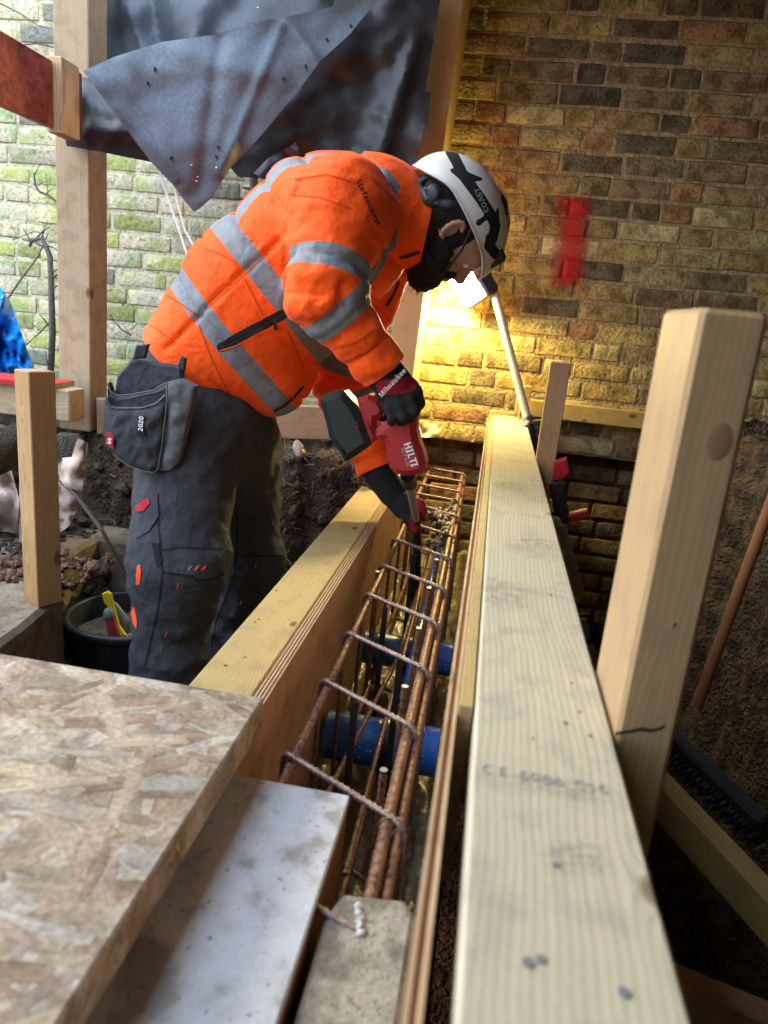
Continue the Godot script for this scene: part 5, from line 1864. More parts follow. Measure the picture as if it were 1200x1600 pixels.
func shape_trousers() -> void:
	trousers.k = 0.05
	trousers.bone(P(290, 590, -1.82), P(324, 648, -1.83), 0.115, 0.16, 0)
	trousers.bone(P(322, 648, -1.83), P(352, 680, -1.86), 0.165, 0.14, 0)
	# near (right) leg
	trousers.bone(P(300, 675, -1.73), P(279, 880, -1.63), 0.13, 0.112, 1)
	trousers.bone(P(279, 880, -1.63), P(262, 1040, -1.60), 0.112, 0.087, 1)
	trousers.bone(P(262, 1040, -1.60), Vector3(-0.715, 0.10, -1.60), 0.087, 0.082, 1)
	# far (left) leg
	trousers.bone(P(362, 690, -1.94), P(388, 870, -1.94), 0.13, 0.1, 2)
	trousers.bone(P(388, 870, -1.94), P(362, 1040, -1.95), 0.1, 0.09, 2)
	trousers.bone(P(362, 1040, -1.95), Vector3(-0.64, 0.10, -1.95), 0.09, 0.085, 2)
	var nz := noise(25, 5.0, 3)
	var nf := noise(26, 13.0, 2)
	var knee := P(279, 890, -1.6)
	trousers.bend = func(p: Vector3) -> float:
		var d := 0.0
		# drag folds at the back of the knee and down the shin
		var q := p.y + 0.32 * (p.x + 0.72)
		d += 0.0085 * (absf(sin(q * 34.0 + 3.5 * nz.get_noise_3dv(p * 0.8))) - 0.5) * (smooth_bump(p.y - 0.34, 0.16) + 0.3)
		d += 0.012 * nz.get_noise_3dv(p) + 0.004 * nf.get_noise_3dv(p)
		return d

func build_person() -> void:
	var base := Vector3(-0.71, 0.055, -1.84)
	wearer = thing("person", "person in orange quilted jacket and white helmet bending over the trench", "person", base)
	M.skin = plain(lin(0.44, 0.26, 0.18), 0.55, 0.45)
	M.skin.subsurf_scatter_enabled = true
	M.skin.subsurf_scatter_strength = 0.08
	var weave := bump_tex(256, 131, 0.2, 2)
	var crumple := ridged_tex(512, 141, 0.009)
	M.orange = tri_mat(lin(1.0, 0.1, 0.01), null, crumple, 1.8, 0.6, 0.68, 0.25)
	M.orange.rim_enabled = true
	M.orange.rim = 0.5
	M.reflect = tri_mat(lin(0.23, 0.235, 0.25), mottle(128, 133, [Vector3(0.75, 0.75, 0.78), Vector3(1, 1, 1)], 0.03, 0.2, Vector3(0.6, 0.6, 0.6), 0.2), crumple, 2.4, 0.4, 0.6, 0.35)
	M.grey_cloth = tri_mat(lin(0.052, 0.054, 0.064), mottle(256, 135, [Vector3(0.72, 0.72, 0.76), Vector3(1, 1, 1), Vector3(0.86, 0.84, 0.82)], 0.015, 0.14, Vector3(1, 0.96, 0.9), 0.2), crumple, 1.4, 1.0, 0.85, 0.25)
	M.grey_light = tri_mat(lin(0.13, 0.13, 0.135), mottle(256, 136, [Vector3(0.7, 0.7, 0.72), Vector3(1, 1, 1)], 0.02, 0.15, Vector3(1, 1, 1), 0.2), weave, 8.0, 0.1, 0.88, 0.2)
	M.seam = plain(lin(0.02, 0.02, 0.023), 0.85, 0.2)
	M.zip = plain(lin(0.014, 0.014, 0.016), 0.5, 0.4)
	M.orange_tab = plain(lin(0.85, 0.09, 0.02), 0.6, 0.3)
	M.hair = tri_mat(lin(0.016, 0.013, 0.012), null, bump_tex(256, 137, 0.16, 3), 11.0, 0.5, 0.6, 0.4)
	M.glove = tri_mat(lin(0.02, 0.02, 0.022), null, weave, 10.0, 0.15, 0.75, 0.3)
	M.glove_red = tri_mat(lin(0.3, 0.014, 0.03), null, weave, 10.0, 0.12, 0.7, 0.3)
	M.shell = plain(lin(0.74, 0.73, 0.7), 0.34, 0.5)
	M.seam_shade_orange = plain(lin(0.6, 0.068, 0.01), 0.8, 0.2)  # darker orange for stitching and for the shade in jacket creases
	M.liner = plain(lin(0.3, 0.24, 0.22), 0.7, 0.3)
	M.cradle = plain(lin(0.045, 0.05, 0.06), 0.5, 0.4)
	M.print_grey = plain(lin(0.32, 0.33, 0.34), 0.6, 0.4)
	M.leg_print = plain(lin(0.09, 0.09, 0.095), 0.8, 0.3)
	M.battery = plain(lin(0.02, 0.027, 0.026), 0.45, 0.4)
	M.teal = plain(lin(0.0, 0.45, 0.3), 0.4, 0.5)
	M.dark_red_print = plain(lin(0.12, 0.02, 0.02), 0.6, 0.3)
	M.shaft = plain(lin(0.26, 0.23, 0.2), 0.5, 0.5, 0.3)
	M.membrane_beige = plain(lin(0.4, 0.37, 0.26), 0.5, 0.5)
	# --- the figure itself: one continuous surface under the clothes
	var body := Blob.new()
	body.k = 0.03
	var pelvis := P(300, 610, -1.84)
	var chest := P(512, 372, -1.84)
	var neck := P(606, 345, -1.85)
	var skull := P(705, 345, -1.86)
	body.bone(pelvis, P(415, 468, -1.84), 0.12, 0.115)
	body.bone(P(415, 468, -1.84), chest, 0.115, 0.12)
	body.bone(chest, neck, 0.12, 0.06)
	body.bone(neck, P(672, 352, -1.86), 0.058, 0.056)
	body.bone(P(537, 322, -1.70), P(506, 460, -1.62), 0.05, 0.042)
	body.bone(P(506, 460, -1.62), P(603, 586, -1.68), 0.042, 0.028)
	body.bone(P(585, 410, -1.99), P(533, 595, -2.04), 0.05, 0.042)
	body.bone(P(533, 595, -2.04), P(598, 748, -1.99), 0.042, 0.028)
	body.bone(P(300, 675, -1.73), P(279, 880, -1.63), 0.08, 0.06)
	body.bone(P(279, 880, -1.63), Vector3(-0.715, 0.14, -1.60), 0.06, 0.045)
	body.bone(P(362, 690, -1.94), P(388, 870, -1.94), 0.08, 0.06)
	body.bone(P(388, 870, -1.94), Vector3(-0.64, 0.14, -1.95), 0.06, 0.045)
	body.bone(Vector3(-0.715, 0.12, -1.60), Vector3(-0.56, 0.09, -1.58), 0.045, 0.035)
	body.bone(Vector3(-0.64, 0.12, -1.95), Vector3(-0.48, 0.09, -1.95), 0.045, 0.035)
	var b0 := body.net(0.014)
	put("body", [b0[0], smooth_normals(b0[0], b0[1]), b0[1]], M.skin, wearer)
	# --- boots
	for q in [[Vector3(-0.715, 0.2, -1.60), Vector3(-0.70, 0.1, -1.60), Vector3(-0.525, 0.088, -1.57)], [Vector3(-0.64, 0.2, -1.95), Vector3(-0.63, 0.1, -1.95), Vector3(-0.455, 0.088, -1.95)]]:
		var bo := Blob.new()
		bo.k = 0.03
		bo.bone(q[0], q[1], 0.062, 0.055)
		bo.bone(q[1], q[2], 0.052, 0.045)
		var bn := bo.net(0.012)
		put("boot", [bn[0], smooth_normals(bn[0], bn[1]), bn[1]], M.black_matte, wearer)
	# --- trousers
	shape_trousers()
	var tn := trousers.net(0.009)
	var tv: PackedVector3Array = tn[0]
	var tnorm := smooth_normals(tv, tn[1])
	var trou := put("trousers", [tv, tnorm, tn[1]], M.grey_cloth, wearer)
	print("trousers ", Time.get_ticks_msec())
	# --- jacket, cut into cloth, reflective bands and the open pocket zip
	shape_jacket()
	var jn := jacket.net(0.0068)
	var jv: PackedVector3Array = jn[0]
	var ji: PackedInt32Array = jn[1]
	var jnorm := smooth_normals(jv, ji)
	print("jacket net ", Time.get_ticks_msec(), " ", jv.size())
	# trim: hem line, cuffs and neck opening
	var hem_a := P(214, 526, -1.7)
	var hem_b := P(370, 664, -1.7)
	var hd := (hem_b - hem_a)
	var hn := Vector3(-hd.y, hd.x, 0).normalized()
	var val := PackedFloat32Array()
	var lab := PackedInt32Array()
	var rs := P(537, 322, -1.68)
	var re := P(506, 460, -1.61)
	var rw := P(594, 574, -1.66)
	var le := P(533, 595, -2.05)
	var lw := P(588, 728, -2.0)
	var neck_d := (P(640, 348, -1.86) - P(596, 338, -1.85)).normalized()
	for p in jv:
		var l := jacket.which(p)
		lab.append(l)
		var d := 1.0
		if l == 0:
			d = (p - hem_a).dot(hn)
		elif l == 1:
			d = 0.01 - (p - rw).dot((rw - re).normalized())
		elif l == 2:
			d = 0.01 - (p - lw).dot((lw - le).normalized())
		elif l == 3:
			d = (P(668, 352, -1.86) - p).dot(neck_d)
		val.append(d)
	var c := cut(jv, jnorm, ji, val, true)
	jv = c[0]
	jnorm = c[1]
	ji = c[2]
	var bands := PackedFloat32Array()
	var zips := PackedFloat32Array()
	var za := P(346, 543, -1.66)
	var zb := P(442, 492, -1.66)
	var ulen := (re - rs).length()
	# the two bands round the trunk, tilted as the hips are nearer than the shoulders
	var ring1 := P(357, 527, -1.84)
	var ring2 := P(420, 444, -1.84)
	var chord := P(440, 630, -1.84) - P(275, 425, -1.84)
	var ring_n := (Vector3(-chord.y, chord.x, 0).normalized() + Vector3(0, 0, -0.22)).normalized()
	for p in jv:
		var l := jacket.which(p)
		var b := -1.0
		if l == 1:
			var s := (p - rs).dot((re - rs).normalized())
			b = maxf(b, 0.024 - absf(s - ulen * 0.74))
			s = (p - re).dot((rw - re).normalized())
			b = maxf(b, 0.025 - absf(s - 0.05))
		elif l == 2:
			var s := (p - P(585, 410, -2.0)).dot((le - P(585, 410, -2.0)).normalized())
			b = maxf(b, 0.024 - absf(s - 0.27))
			s = (p - le).dot((lw - le).normalized())
			b = maxf(b, 0.024 - absf(s - 0.08))
		elif l == 0:
			var s := (p - t0).dot(taxis)
			var lat := (p - t0).dot(tback)
			b = maxf(b, 0.026 - absf((p - ring1).dot(ring_n)))
			b = maxf(b, 0.026 - absf((p - ring2).dot(ring_n)))
			# braces over the shoulders
			b = maxf(b, minf(0.025 - absf(absf(p.z + 1.84) - 0.115), (p - ring2).dot(ring_n)))
		bands.append(b)
		var z := -1.0
		if l == 0 and p.z > -1.84:
			z = 0.0105 - seg_xy(p, za, zb)
		zips.append(z)
	var rest := cut(jv, jnorm, ji, zips, false)
	var zp := cut(jv, jnorm, ji, zips, true)
	var bz := PackedFloat32Array()
	# bands again on the vertices that are left
	for p in rest[0]:
		bz.append(0.0)
	var jk: MeshInstance3D
	# recompute for the new vertices through a lookup of positions
	var look := {}
	for i in jv.size():
		look[jv[i]] = bands[i]
	for i in rest[0].size():
		var p: Vector3 = rest[0][i]
		bz[i] = look[p] if look.has(p) else -0.5
	for i in rest[0].size():
		if bz[i] == -0.5:
			var q: Vector3 = rest[0][i]
			bz[i] = maxf(0.026 - absf((q - ring1).dot(ring_n)), 0.026 - absf((q - ring2).dot(ring_n)))
	jk = put("jacket", cut(rest[0], rest[1], rest[2], bz, false), M.orange, wearer)
	put("reflective_band", cut(rest[0], rest[1], rest[2], bz, true), M.reflect, jk)
	put("pocket_zip", zp, M.zip, jk)
	print("jacket ", Time.get_ticks_msec())
	build_head()
	build_hands()
	print("head ", Time.get_ticks_msec())
	build_clothing_details(jk, trou)
	print("details ", Time.get_ticks_msec())

# a patch sewn on a garment: outline in photograph pixels, laid on the cloth's own surface
func patch(called: String, poly: Array, blob: Blob, off: float, mat: Material, parent: Node, step := 6.0) -> MeshInstance3D:
	var pp := PackedVector2Array()
	for q in poly:
		pp.append(Vector2(q[0], q[1]))
	var zf := func(x: float, y: float) -> float:
		var d := ray(x, y).normalized()
		var q := blob.hit(CAM + d * 1.2, d)
		return (q - d * off).z if q.is_finite() else -1.75
	var m := sheet_mesh(pp, step, zf)
	return obj(called, m, mat, parent, Transform3D(Basis.IDENTITY, -wearer.position))

# a narrow strip along a pixel path
func strip(called: String, path: Array, w: float, blob: Blob, off: float, mat: Material, parent: Node) -> MeshInstance3D:
	var v := PackedVector3Array()
	var idx := PackedInt32Array()
	var live := false
	for i in path.size() - 1:
		var a := Vector2(path[i][0], path[i][1])
		var b := Vector2(path[i + 1][0], path[i + 1][1])
		var n := (b - a).orthogonal().normalized() * w * 0.5
		var k := maxi(1, int(a.distance_to(b) / 4.0))
		for j in k + (1 if i == path.size() - 2 else 0):
			var c := a.lerp(b, float(j) / k)
			var pair := []
			for q in [c + n, c - n]:
				var d := ray(q.x, q.y).normalized()
				var h := blob.hit(CAM + d * 1.2, d)
				if h.is_finite():
					pair.append(h - d * off - wearer.position)
			if pair.size() < 2:
				live = false
				continue
			v.append(pair[0])
			v.append(pair[1])
			if live:
				var o := v.size() - 4
				idx.append_array(PackedInt32Array([o, o + 1, o + 3, o, o + 3, o + 2]))
			live = true
	var f := (v[idx[2]] - v[idx[0]]).cross(v[idx[1]] - v[idx[0]])
	if f.dot(CAM - wearer.position - v[idx[0]]) < 0:
		for t in range(0, idx.size(), 3):
			var s := idx[t + 1]
			idx[t + 1] = idx[t + 2]
			idx[t + 2] = s
	return obj(called, mesh_of(v, idx, smooth_normals(v, idx)), mat, parent)

# flat lettering placed at a pixel on a surface: reading direction given in pixels
func lettering(called: String, text: String, at: Vector3, right: Vector3, normal: Vector3, height: float, mat: Material, parent: Node, bold := true) -> MeshInstance3D:
	var f := SystemFont.new()
	f.font_names = PackedStringArray(["Droid Sans"])
	f.font_weight = 700 if bold else 400
	var t := TextMesh.new()
	t.text = text
	t.font = f
	t.font_size = 32
	t.pixel_size = height / 24.0
	t.depth = 0.0006
	t.curve_step = 2.0
	var x := (right - normal * right.dot(normal)).normalized()
	var b := Basis(x, normal.cross(x), normal)
	var o := Vector3.ZERO
	var p := parent as Node3D
	while p != null and p != self:
		o += p.position
		p = p.get_parent() as Node3D
	return obj(called, t, mat, parent, Transform3D(b, at - o))

func blob_part(called: String, b: Blob, cell: float, mat: Material, parent: Node) -> MeshInstance3D:
	var n := b.net(cell)
	return put(called, [n[0], smooth_normals(n[0], n[1]), n[1]], mat, parent)

# short single hairs standing out of a hair mass
func strands(parent: Node, net: Array, count: int, length: float, lie: Vector3) -> void:
	var nv: PackedVector3Array = net[0]
	var nn := smooth_normals(nv, net[1])
	var s := Soup.new()
	for k in count:
		var i := rng.randi() % nv.size()
		var p := nv[i] - wearer.position
		var d := (nn[i] * 0.8 + lie * rng.randf_range(0.4, 1.2) + Vector3(rng.randfn(), rng.randfn(), rng.randfn()) * 0.3).normalized()
		var w := d.cross(Vector3(rng.randfn(), rng.randfn(), rng.randfn())).normalized() * 0.0006
		var L := length * rng.randf_range(0.5, 1.3)
		var q := p + d * L * 0.6 + lie * 0.002
		s.quad(p - w, p + w, q + w * 0.7, q - w * 0.7)
		s.tri(q - w * 0.7, q + w * 0.7, p + d * L + lie * 0.004)
	var o := obj("hair_strands", s.into(), M.hair, parent)
	o.set_meta("kind", "stuff")

func build_head() -> void:
	var zc := -1.86
	var E := P(705, 355, zc)
	var U := (P(791, 305, zc) - E).normalized()          # towards the crown
	var F := (P(755, 441, zc) - E).normalized()          # where he looks: down and a little right
	F = (F - U * F.dot(U)).normalized()
	var S := Vector3.BACK                                # towards the camera: his right ear
	var yaw := deg_to_rad(17.0)                          # he looks a little away
	var F0 := F
	F = (F0 * cos(yaw) - S * sin(yaw)).normalized()
	S = (S * cos(yaw) + F0 * sin(yaw)).normalized()
	# the head: cranium, face, jaw, nose, ear
	var h := Blob.new()
	h.k = 0.025
	h.bone(E + U * 0.045 - F * 0.03, E + U * 0.05 + F * 0.02, 0.088, 0.085, 0, S, 1.16)
	h.bone(E + U * 0.0 + F * 0.03, E - U * 0.03 + F * 0.035, 0.068, 0.062, 0, S, 1.1)
	h.bone(E - U * 0.06 + F * 0.03, E - U * 0.095 + F * 0.065, 0.05, 0.03, 0, S, 0.9)
	h.bone(E + U * 0.01 + F * 0.098, E - U * 0.035 + F * 0.118, 0.008, 0.013)      # nose
	h.bone(E + U * 0.018 + F * 0.09 - S * 0.035, E + U * 0.018 + F * 0.09 + S * 0.035, 0.014, 0.014)  # brow
	h.bone(E - U * 0.062 + F * 0.092 - S * 0.018, E - U * 0.062 + F * 0.092 + S * 0.018, 0.009, 0.009)  # lips
	h.bone(P(640, 350, -1.86), E - U * 0.02 - F * 0.03, 0.056, 0.056)
	blob_part("head", h, 0.0055, M.skin, wearer)
	for s: float in [1.0, -1.0]:
		var ear := Blob.new()
		ear.k = 0.006
		var ec: Vector3 = E + S * 0.074 * s - F * 0.005
		var pts := []
		for k in 9:
			var a := lerpf(-2.2, 2.0, k / 8.0)
			pts.append(ec + U * sin(a + 0.4) * 0.027 - F * cos(a + 0.4) * 0.015 + S * s * (0.008 + 0.005 * cos(a)))
		for k in 8:
			ear.bone(pts[k], pts[k + 1], 0.0046, 0.0046)
		ear.bone(ec - U * 0.012, ec + U * 0.012, 0.009, 0.011, 0, S, 2.2)
		blob_part("ear", ear, 0.0028, M.skin, wearer)
	for s: float in [1.0, -1.0]:
		var ey := SphereMesh.new()
		ey.radius = 0.011
		ey.height = 0.022
		obj("eye", ey, M.white_print, wearer, Transform3D(Basis.IDENTITY, E - U * 0.004 + F * 0.086 + S * 0.031 * s - wearer.position))
	# hair and beard
	var hr := Blob.new()
	hr.k = 0.02
	hr.bone(E + U * 0.03 - F * 0.045, E + U * 0.05 + F * 0.005, 0.089, 0.088, 0, S, 1.13)
	hr.bone(E - U * 0.02 - F * 0.055, E + U * 0.0 - F * 0.05, 0.062, 0.075, 0, S, 1.1)
	hr.bone(E + U * 0.02 + F * 0.01 + S * 0.055, E - U * 0.03 + F * 0.02 + S * 0.05, 0.022, 0.02)
	var hn := noise(61, 60.0, 2)
	hr.bend = func(p: Vector3) -> float: return 0.004 * hn.get_noise_3dv(p * Vector3(1.0, 0.5, 1.0))
	var hd := blob_part("hair", hr, 0.006, M.hair, wearer)
	strands(hd, hr.net(0.012), 600, 0.014, (-U * 0.9 - F * 0.2))
	var be := Blob.new()
	be.k = 0.02
	be.bone(E - U * 0.05 + F * 0.015, E - U * 0.088 + F * 0.05, 0.062, 0.05, 0, S, 0.95)
	be.bone(E - U * 0.088 + F * 0.05, E - U * 0.112 + F * 0.068, 0.05, 0.036, 0, S, 0.95)
	be.bone(E - U * 0.02 + F * 0.02 + S * 0.045, E - U * 0.06 + F * 0.04 + S * 0.045, 0.022, 0.028)
	be.bone(E - U * 0.045 + F * 0.09 + S * 0.02, E - U * 0.045 + F * 0.09 - S * 0.02, 0.012, 0.012)
	be.bend = func(p: Vector3) -> float: return 0.007 * hn.get_noise_3dv(p * 1.1)
	var bd := blob_part("beard", be, 0.0055, M.hair, wearer)
	strands(bd, be.net(0.009), 700, 0.016, (F * 0.5 - U * 0.8))
	var sn := Blob.new()
	sn.bone(P(628, 350, -1.86), P(662, 352, -1.86), 0.078, 0.07)
	sn.bone(P(662, 352, -1.86), E - F * 0.06 - U * 0.03, 0.07, 0.058)
	blob_part("neck_warmer", sn, 0.009, M.black_matte, wearer)
	# helmet shell: part of an ellipsoid with a wavy rim; vents and dark strap cut into it
	var C := E + U * 0.012 - F * 0.012
	var rim := func(ph: float) -> float:      # height of the rim above the ellipsoid's middle
		var c := cos(ph)
		return 0.016 + 0.016 * cos(ph * 2.0 + PI) - 0.012 * smoothstep(0.5, 1.0, c) - 0.03 * smoothstep(0.45, 1.0, -c) + 0.004 * sin(ph * 3.0)
	var shell := func(grow: float) -> Array:
		var v := PackedVector3Array()
		var idx := PackedInt32Array()
		var cols := 120
		var rows := 44
		for j in rows + 1:
			for i in cols:
				var ph := TAU * i / cols
				var u0: float = rim.call(ph)
				var t0_ := asin(clampf(u0 / 0.122, -1.0, 1.0))
				var th := lerpf(t0_, PI / 2, float(j) / rows)
				var lip := 0.0035 * smooth_bump(float(j), 1.2)
				var ridge := 0.002 * smooth_bump(absf(sin(ph)) * cos(th) - 0.42, 0.07)
				var a := 0.152 + grow + lip + ridge
				var b := 0.116 + grow + lip + ridge
				v.append(C + F * cos(th) * cos(ph) * a + S * cos(th) * sin(ph) * b + U * sin(th) * (0.122 + grow))
		for j in rows:
			for i in cols:
				var a := j * cols + i
				var b := j * cols + (i + 1) % cols
				idx.append_array(PackedInt32Array([a, b, b + cols, a, b + cols, a + cols]))
		var f := (v[idx[2]] - v[idx[0]]).cross(v[idx[1]] - v[idx[0]])
		if f.dot(v[idx[0]] - C) < 0:
			for t in range(0, idx.size(), 3):
				var w := idx[t + 1]
				idx[t + 1] = idx[t + 2]
				idx[t + 2] = w
		return [v, idx]
	var sh: Array = shell.call(0.0)
	var sv: PackedVector3Array = sh[0]
	var si: PackedInt32Array = sh[1]
	var snm := smooth_normals(sv, si)
	var vent := PackedFloat32Array()
	var vents := [[745, 246, 0.021, 0.006, 0.45], [762, 262, 0.022, 0.006, 0.8]]
	var vent_at := []
	for q in vents:
		vent_at.append([P(q[0], q[1], zc), q])
	for p in sv:
		var m := -1.0
		for q in vent_at:
			var d: Vector3 = p - q[0]
			for side: float in [1.0, -1.0]:
				if absf((p - C).dot(S) - side * 0.042) > 0.03:
					continue
				var x := d.x * cos(q[1][4]) - d.y * sin(q[1][4])
				var y := d.x * sin(q[1][4]) + d.y * cos(q[1][4])
				m = maxf(m, 1.0 - (x * x) / pow(q[1][2], 2) - (y * y) / pow(q[1][3], 2))
		vent.append(m)
	var c1 := cut(sv, snm, si, vent, false)
	# strap and printed dark shapes
	var path := [[704, 236], [712, 250], [724, 274], [738, 293], [752, 312], [766, 334], [774, 352], [770, 372], [764, 384], [775, 397]]
	var extra := [[[706, 266, 0.004], [728, 277, 0.012]], [[728, 277, 0.012], [752, 280, 0.003]], [[748, 348, 0.007], [762, 338, 0.004]], [[778, 326, 0.002], [774, 352, 0.01]], [[764, 372, 0.009], [764, 384, 0.004]]]
	var sval := PackedFloat32Array()
	var pw := []
	for q in path:
		pw.append(P(q[0], q[1], zc + 0.07))
	var ew := []
	for q in extra:
		ew.append([P(q[0][0], q[0][1], zc + 0.07), P(q[1][0], q[1][1], zc + 0.07), q[0][2], q[1][2]])
	for p in c1[0]:
		var m := -1.0
		if (p - C).dot(S) > 0.0:
			# look along the line of sight so that the strap lies where it is on his right side
			var g := to_px(p)
			var w := P(g.x, g.y, zc + 0.07)
			for i in pw.size() - 1:
				m = maxf(m, 0.0115 - seg_xy(w, pw[i], pw[i + 1]))
			for q in ew:
				var ab := Vector2(q[1].x - q[0].x, q[1].y - q[0].y)
				var t := clampf(Vector2(w.x - q[0].x, w.y - q[0].y).dot(ab) / ab.length_squared(), 0.0, 1.0)
				m = maxf(m, lerpf(q[2], q[3], t) - seg_xy(w, q[0], q[1]))
		else:
			m = 0.0115 - absf((p - C).dot(U) - 0.075 + 0.02 * (p - C).dot(F) / 0.15)
		sval.append(m)
	var hel := put("helmet", cut(c1[0], c1[1], c1[2], sval, false), M.shell, wearer)
	put("head_strap", cut(c1[0], c1[1], c1[2], sval, true), M.black_matte, hel)
	var inner: Array = shell.call(-0.006)
	put("helmet_liner", [inner[0], smooth_normals(inner[0], inner[1]), inner[1]], M.liner, hel)
	# rim edge joining shell and liner
	var rv := PackedVector3Array()
	var ri := PackedInt32Array()
	for i in 120:
		rv.append(sv[i])
		rv.append(inner[0][i])
	for i in 120:
		var a := i * 2
		var b := ((i + 1) % 120) * 2
		ri.append_array(PackedInt32Array([a, a + 1, b + 1, a, b + 1, b]))
	put("helmet_rim", [rv, smooth_normals(rv, ri), ri], M.shell, hel)
	# rear cradle with its ratchet knob and the forehead lamp
	var kc := P(678, 303, -1.775)
	var kn := (Vector3(-0.35, -0.1, 1.0)).normalized()
	var kx := kn.cross(Vector3.UP).normalized()
	var kb := Basis(kx, kn, kx.cross(kn))
	obj("ratchet_knob", lathe_mesh(PackedVector2Array([Vector2(0.0, 0.014), Vector2(0.014, 0.014), Vector2(0.017, 0.011), Vector2(0.017, 0.004), Vector2(0.021, 0.003), Vector2(0.021, -0.004), Vector2(0.0, -0.004)]), 18), M.cradle, hel, Transform3D(kb, kc - wearer.position))
	for q in [[665, 296], [671, 309], [682, 316], [694, 318]]:
		obj("cradle_slot", lathe_mesh(PackedVector2Array([Vector2(0.0026, 0.003), Vector2(0.0046, 0.003), Vector2(0.0046, 0.0), Vector2(0.0026, 0.0)]), 10), M.grey_plastic, hel, Transform3D(kb, P(q[0], q[1], -1.768) - wearer.position))
	var cb := Blob.new()
	cb.k = 0.01
	cb.bone(P(650, 290, -1.80), P(670, 312, -1.778), 0.011, 0.012)
	cb.bone(P(670, 312, -1.778), P(700, 320, -1.775), 0.012, 0.011)
	cb.bone(P(700, 320, -1.775), P(738, 318, -1.785), 0.009, 0.007)
	cb.bone(P(652, 286, -1.80), P(682, 270, -1.79), 0.006, 0.006)
	blob_part("helmet_cradle", cb, 0.005, M.cradle, hel)
	var lc := P(770, 398, -1.86)
	obj("head_lamp", box_mesh(Vector3(0.045, 0.05, 0.062), 0.008), M.black_plastic, hel, Transform3D(Basis(F, U, F.cross(U)), lc - wearer.position))
	# chin strap
	obj("chin_strap", rod_mesh(PackedVector3Array([P(742, 345, -1.778) - wearer.position, P(722, 390, -1.775) - wearer.position, P(690, 432, -1.80) - wearer.position]), 0.003, 6), M.black_matte, hel)
	# lettering on the strap
	var tn := Vector3(0.45, 0.3, 1.0).normalized()
	var tp := P(753, 313, -1.74)
	lettering("strap_print", "COAST", hel_point(C, F, U, S, tp) , P(738, 288, -1.74) - P(768, 338, -1.74), hel_normal(C, F, U, S, tp), 0.0135, M.print_grey, hel)

func hel_local(C: Vector3, F: Vector3, U: Vector3, S: Vector3, p: Vector3) -> Vector3:
	# where the line of sight meets the helmet's ellipsoid
	var d := (p - CAM).normalized()
	var o := CAM - C
	var ax := Vector3(0.152, 0.122, 0.116)
	var oo := Vector3(o.dot(F), o.dot(U), o.dot(S)) / ax
	var dd := Vector3(d.dot(F), d.dot(U), d.dot(S)) / ax
	var a := dd.dot(dd)
	var b := oo.dot(dd)
	var c := oo.dot(oo) - 1.0
	var t := (-b - sqrt(maxf(0.0, b * b - a * c))) / a
	return CAM + d * (t - 0.002)

func hel_point(C: Vector3, F: Vector3, U: Vector3, S: Vector3, p: Vector3) -> Vector3:
	return hel_local(C, F, U, S, p)

func hel_normal(C: Vector3, F: Vector3, U: Vector3, S: Vector3, p: Vector3) -> Vector3:
	var q := hel_local(C, F, U, S, p) - C
	return (F * q.dot(F) / 0.0231 + U * q.dot(U) / 0.0149 + S * q.dot(S) / 0.01346).normalized()

